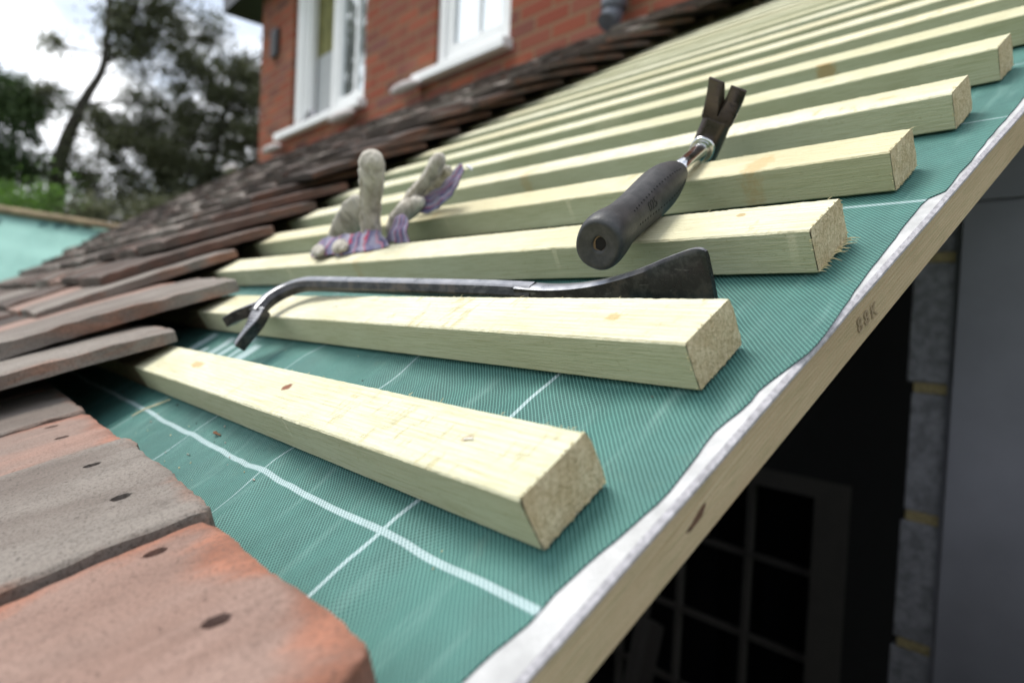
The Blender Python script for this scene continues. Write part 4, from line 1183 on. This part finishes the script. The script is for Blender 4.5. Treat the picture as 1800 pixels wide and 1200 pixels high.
M_SEAM = simple('pale_glove_stitching', (.46, .41, .33), .95, nscale=900, namt=.4)
def seam(parent, pts_, rr_, shift, name='seam'):
    cc = catmull([tuple(p) + (r,) for p, r in zip(pts_, rr_)], 6); out = []
    for q, c in enumerate(cc):
        p = Vector(c[:3]); t = (Vector(cc[min(q + 1, len(cc) - 1)][:3]) - Vector(cc[max(q - 1, 0)][:3])).normalized()
        d = (campos - p); d = (d - t * d.dot(t)).normalized(); s_ = t.cross(d)
        out.append(p + (d * cos(shift) + s_ * sin(shift)) * c[3])
    b = MB(); b.tube(out, [.0006 + .0003 * abs(sin(k_ * 1.9)) for k_ in range(len(out))], 6)
    o = b.build(name, M_SEAM, None, ROOF, smooth=True); o.parent = parent; o.matrix_parent_inverse = parent.matrix_world.inverted()
seam(gl, [(-.2300, .262, .0745), (-.2462, .262, .056), (-.2560, .261, .045), (-.265, .260, .034), (-.2690, .256, .022), (-.2680, .250, .008)], [.0125, .0134, .0128, .0128, .0128, .0105], -.75)
seam(gl, [(-.2300, .262, .0745), (-.2462, .262, .056), (-.2560, .261, .045), (-.265, .260, .034), (-.2690, .256, .022), (-.2680, .250, .008)], [.0125, .0134, .0128, .0128, .0128, .0105], .95)
seam(gr, [(-.1930, .310, .0520), (-.2138, .310, .0420), (-.2300, .306, .0345), (-.2432, .300, .0272), (-.2550, .292, .0190), (-.2640, .285, .0115)], [.0080, .0080, .0080, .0085, .0082, .0072], .5)
# ================================================================== small debris on the membrane
db = MB(); rd = random.Random(8)
def rpt(u, v, lift=.0006): return Vector((u, v, mem_n(u, v) + sag(v) + lift))
for i in range(60):
    u = rd.uniform(-.40, .215); v = rd.choice((rd.uniform(-.055, -.004), rd.uniform(.042, .095), rd.uniform(.14, .2)))
    if rd.random() < .6: u = rd.gauss(-.12, .12); v = rd.gauss(-.035, .016)
    if u > .2 or v < -.06: continue
    s = rd.uniform(.00025, .0007); p = rpt(u, v, .0004); a = rd.uniform(0, pi)
    q = p + Vector((cos(a), sin(a), rd.uniform(0, .3))) * s * rd.uniform(1, 3.5)
    db.tube([p, (p + q) / 2 + Vector((0, 0, s * .5)), q], [s * .6, s * .8, s * .3], 5, mi=rd.choice((0, 0, 1, 2)))
o = db.build('crumbs', [M_CLAY_DARK, M_SPLINTER, simple('pale_grit', (.5, .42, .36), .9)], None, ROOF); tag(o, 'crumbs of clay, grit and sawdust scattered on the green membrane', 'debris', kind='stuff')
b = MB(); b.tube([rpt(-.275, -.033, .0012), rpt(-.268, -.022, .002), rpt(-.2625, -.013, .0022), rpt(-.257, -.003, .0015)], [.0005, .0007, .0007, .0004], 6)
tag(b.build('wood_sliver', M_SPLINTER, None, ROOF), 'thin yellow sliver of wood across the white line, below the first batten', 'wood sliver')
b = MB(); b.tube([rpt(-.118, -.012, .0006), rpt(-.113, -.014, .003), rpt(-.108, -.0125, .0006)], [.0008, .0010, .0005], 6)
tag(b.build('wood_curl', simple('brown_bark', (.22, .10, .05), .9), None, ROOF), 'small brown curl of bark on the membrane beneath the first batten', 'wood curl')

# ================================================================== TREES
def leaf_mat(name, c0, c1, trans=.35):
    m, t, p = new_mat(name)
    oi = t.n('ShaderNodeTexCoord').outputs['Object']
    nz = t.noise(oi, 1.4, 4, .6); n2 = t.n('ShaderNodeTexWhiteNoise', inp={'Vector': t.n('ShaderNodeVectorMath', operation='SNAP', inp={0: oi, 1: (.09, .09, .09)}).outputs[0]}).outputs[0]
    col = t.mix(t.sramp(nz, .35, .65), c0, c1); col = t.mix(t.math('MULTIPLY', n2, .4), col, tuple(x * 1.5 for x in c1))
    setp(t, p, col=col, rough=.55, spec=.4)
    tr = t.n('ShaderNodeBsdfTranslucent'); t.link(col, tr.inputs[0])
    ms = t.n('ShaderNodeMixShader', inp={0: trans}); t.link(p.outputs[0], ms.inputs[1]); t.link(tr.outputs[0], ms.inputs[2])
    out = [n for n in m.node_tree.nodes if n.type == 'OUTPUT_MATERIAL'][0]; t.link(ms.outputs[0], out.inputs[0])
    return m
M_LEAF_DARK = leaf_mat('dark_olive_leaves', (.040, .047, .024), (.12, .13, .068), .4)
M_LEAF_GREEN = leaf_mat('mid_green_leaves', (.035, .065, .022), (.07, .11, .04), .35)
M_LEAF_BRIGHT = leaf_mat('bright_green_leaves', (.08, .16, .03), (.14, .26, .05), .4)
M_BARK = simple('dark_bark', (.045, .038, .030), .95, nscale=12, namt=.4, bumpd=.02, bscale=14)

def tree(name, label, cat, base, trunk, limbs, blobs, mat, n_leaf, size, seed, group=None):
    r = random.Random(seed)
    e = empty(name, Matrix.Translation(base)); tag(e, label, cat, group)
    b = MB()
    tp = [Vector(q[:3]) for q in catmull([p for p in trunk], 5)]; rr = [q[3] for q in catmull([p for p in trunk], 5)]
    b.tube(tp, rr, 10)
    for lm in limbs:
        cc = catmull(lm, 4); b.tube([q[:3] for q in cc], [q[3] for q in cc], 7)
    # twigs into every clump
    centres = []
    for (cx_, cy_, cz_, rx, ry, rz, wgt) in blobs:
        for i in range(int(wgt)):
            while True:
                d = Vector((r.uniform(-1, 1), r.uniform(-1, 1), r.uniform(-1, 1)))
                if d.length <= 1: break
            centres.append((Vector((cx_ + d.x * rx, cy_ + d.y * ry, cz_ + d.z * rz)), r.uniform(.10, .30)))
    for c, s in centres[::3]:
        j = min(range(len(tp)), key=lambda q: (tp[q] - c).length + max(0, tp[q].z - c.z) * 1.5)
        a = tp[j]; md_ = a.lerp(c, .5) + Vector((r.uniform(-.1, .1), r.uniform(-.1, .1), r.uniform(-.15, .05)))
        b.tube([a, md_, c], [.018, .011, .004], 4)
    o = b.build('trunk', M_BARK, None, None, smooth=True, fix=False); o.parent = e; o.matrix_parent_inverse = e.matrix_world.inverted()
    vs, fs = [], []
    per = max(1, n_leaf // max(1, len(centres)))
    for c, s in centres:
        for i in range(per):
            p = c + Vector((r.gauss(0, s * .55), r.gauss(0, s * .55), r.gauss(0, s * .42)))
            q = Quaternion(Vector((r.gauss(0, 1), r.gauss(0, 1), r.gauss(0, 1))).normalized(), r.uniform(0, 6.28))
            ls = size * r.uniform(.6, 1.3)
            k = len(vs)
            for xx, yy_, zz in ((0, -.5, 0), (.26, -.08, .06), (0, .55, 0), (-.26, -.08, .06)):
                vs.append(p + q @ Vector((xx * ls, yy_ * ls, zz * ls)))
            fs.append((k, k + 1, k + 2, k + 3))
    me = bpy.data.meshes.new('crown'); me.from_pydata([tuple(v) for v in vs], [], fs); me.materials.append(mat)
    o = bpy.data.objects.new('crown', me); COL.objects.link(o); o.parent = e; o.matrix_parent_inverse = e.matrix_world.inverted()
    return e

tree('leaning_tree', 'tall tree with a leaning bent trunk against the bright sky, thin leaves beside it', 'tree', (-11.9, 1.1, GZ),
     [(-11.95, 1.05, GZ, .22), (-11.8, 1.22, 0, .16), (-11.75, 1.30, 1.12, .125), (-11.70, 1.41, 2.23, .10), (-11.52, 1.65, 3.05, .07), (-11.40, 1.86, 3.6, .05), (-11.36, 1.90, 4.55, .035), (-11.3, 2.0, 6.0, .02)],
     [[(-11.52, 1.62, 2.95, .03), (-11.45, 2.1, 3.12, .018), (-11.4, 2.6, 3.2, .008)], [(-11.4, 1.86, 3.6, .03), (-11.3, 2.3, 4.1, .02), (-11.2, 2.9, 4.5, .01)], [(-11.37, 1.9, 4.3, .03), (-11.3, 2.4, 4.9, .02), (-11.2, 3.0, 5.2, .01)], [(-11.74, 1.33, 1.7, .03), (-11.7, 1.8, 2.0, .02), (-11.6, 2.2, 2.1, .01)]],
     [(-11.3, 2.35, 4.6, .6, .65, .75, 44), (-11.3, 3.0, 4.2, .6, .75, .6, 30), (-11.2, 2.4, 5.7, .7, .9, .6, 24), (-11.6, 1.25, 3.75, .12, .10, .10, 3), (-11.6, 1.32, 3.0, .3, .25, .12, 5), (-11.5, 2.2, 3.75, .4, .35, .3, 9), (-11.5, 2.0, 1.9, .4, .5, .4, 20), (-11.6, 1.75, 1.3, .4, .5, .4, 18), (-11.5, 1.95, 2.7, .3, .35, .25, 10), (-11.5, 1.5, 2.0, .3, .3, .6, 8)], M_LEAF_DARK, 26000, .062, 21)
tree('broad_tree', 'dense dark tree filling the sky between the leaning trunk and the brick house', 'tree', (-11.3, 3.5, GZ),
     [(-11.4, 3.3, GZ, .22), (-11.4, 3.3, 0, .16), (-11.4, 3.35, 1.6, .10), (-11.3, 3.5, 2.8, .05), (-11.2, 3.7, 4.0, .03)],
     [[(-11.4, 3.3, 1.5, .06), (-11.3, 2.6, 2.2, .04), (-11.3, 2.1, 2.6, .02)], [(-11.35, 3.4, 2.0, .06), (-11.2, 4.2, 2.6, .04), (-11.1, 4.9, 3.0, .02)]],
     [(-11.4, 3.3, 1.35, .8, 1.7, .55, 130), (-11.3, 3.7, 2.2, .8, 1.4, .55, 110), (-11.3, 2.5, 2.45, .5, .65, .45, 36), (-11.2, 3.7, 3.1, .8, 1.0, .55, 70), (-11.2, 4.7, 2.8, .7, .8, .8, 50), (-11.2, 4.2, 3.9, .6, .9, .5, 34), (-11.2, 3.2, 3.65, .5, .6, .3, 22), (-11.2, 4.9, 4.6, .6, .6, .6, 18), (-11.2, 4.3, 3.3, .6, .8, .4, 24), (-11.3, 2.9, 1.9, .5, .8, .4, 30), (-11.4, 2.7, 3.1, .5, .6, .5, 34), (-11.4, 2.2, 2.6, .4, .45, .35, 18), (-11.3, 4.6, 3.6, .5, .5, .9, 40), (-11.3, 5.1, 2.2, .5, .5, .7, 40)], M_LEAF_DARK, 88000, .062, 22)
tree('conifer', 'green tree with layered drooping branches at the far left edge', 'tree', (-12.0, -.1, GZ),
     [(-12.1, -.2, GZ, .25), (-12.1, -.15, 0, .2), (-12.0, -.1, 2.0, .14), (-12.0, -.1, 4.2, .05)],
     [[(-12.0, -.1, 2.9, .06), (-11.9, .5, 3.0, .04), (-11.8, 1.1, 2.98, .015)], [(-12.0, -.1, 2.0, .06), (-11.9, .5, 2.05, .04), (-11.8, .95, 2.0, .015)]],
     [(-11.9, .70, 2.95, .5, .75, .24, 64), (-11.9, .6, 2.55, .5, .65, .3, 44), (-12, .75, 2.0, .5, .65, .26, 60), (-12, .65, 1.55, .5, .85, .34, 70), (-12, .1, 3.3, .5, .5, .4, 26), (-12, .5, 1.1, .5, .9, .3, 36), (-12, -.4, 4.6, .3, .3, .5, 8)], M_LEAF_GREEN, 36000, .065, 23)
tree('hedge_shrub', 'bright yellow green shrub low down behind the pale green roof', 'shrub', (-8.4, .75, GZ),
     [(-8.4, .75, GZ, .06), (-8.4, .75, -.5, .05), (-8.4, .75, .8, .02)], [],
     [(-8.4, .42, .86, .5, .36, .30, 40), (-8.4, .1, .7, .5, .5, .3, 20), (-8.4, .86, 1.15, .2, .10, .16, 5), (-8.4, .6, .2, .5, .9, .5, 36)], M_LEAF_BRIGHT, 7200, .055, 24)
tree('dark_hedge', 'dark unlit hedge under the trees behind the tiled roof', 'hedge', (-9.6, 2.1, GZ),
     [(-9.6, 2.2, GZ, .1), (-9.6, 2.2, 0, .07), (-9.6, 2.2, 1.0, .03)], [],
     [(-9.7, 1.9, .85, .5, 1.0, .5, 80), (-9.7, 3.1, 1.05, .5, 1.1, .55, 90), (-9.7, 2.4, .0, .5, 2.0, .8, 70)], M_LEAF_DARK, 24000, .07, 25)
tree('garden_tree', 'dark tree standing across the garden, mirrored in the left window pane', 'tree', (-11.5, -1.7, GZ),
     [(-11.5, -1.7, GZ, .2), (-11.5, -1.7, 1, .14), (-11.4, -1.68, 4.5, .07), (-11.4, -1.6, 7.5, .03)], [],
     [(-11.4, -1.62, 3.4, .5, .26, .7, 18), (-11.4, -1.60, 5.0, .6, .22, 1.3, 26), (-11.4, -1.65, 7.2, .5, .3, .8, 12)], M_LEAF_DARK, 8000, .10, 26)
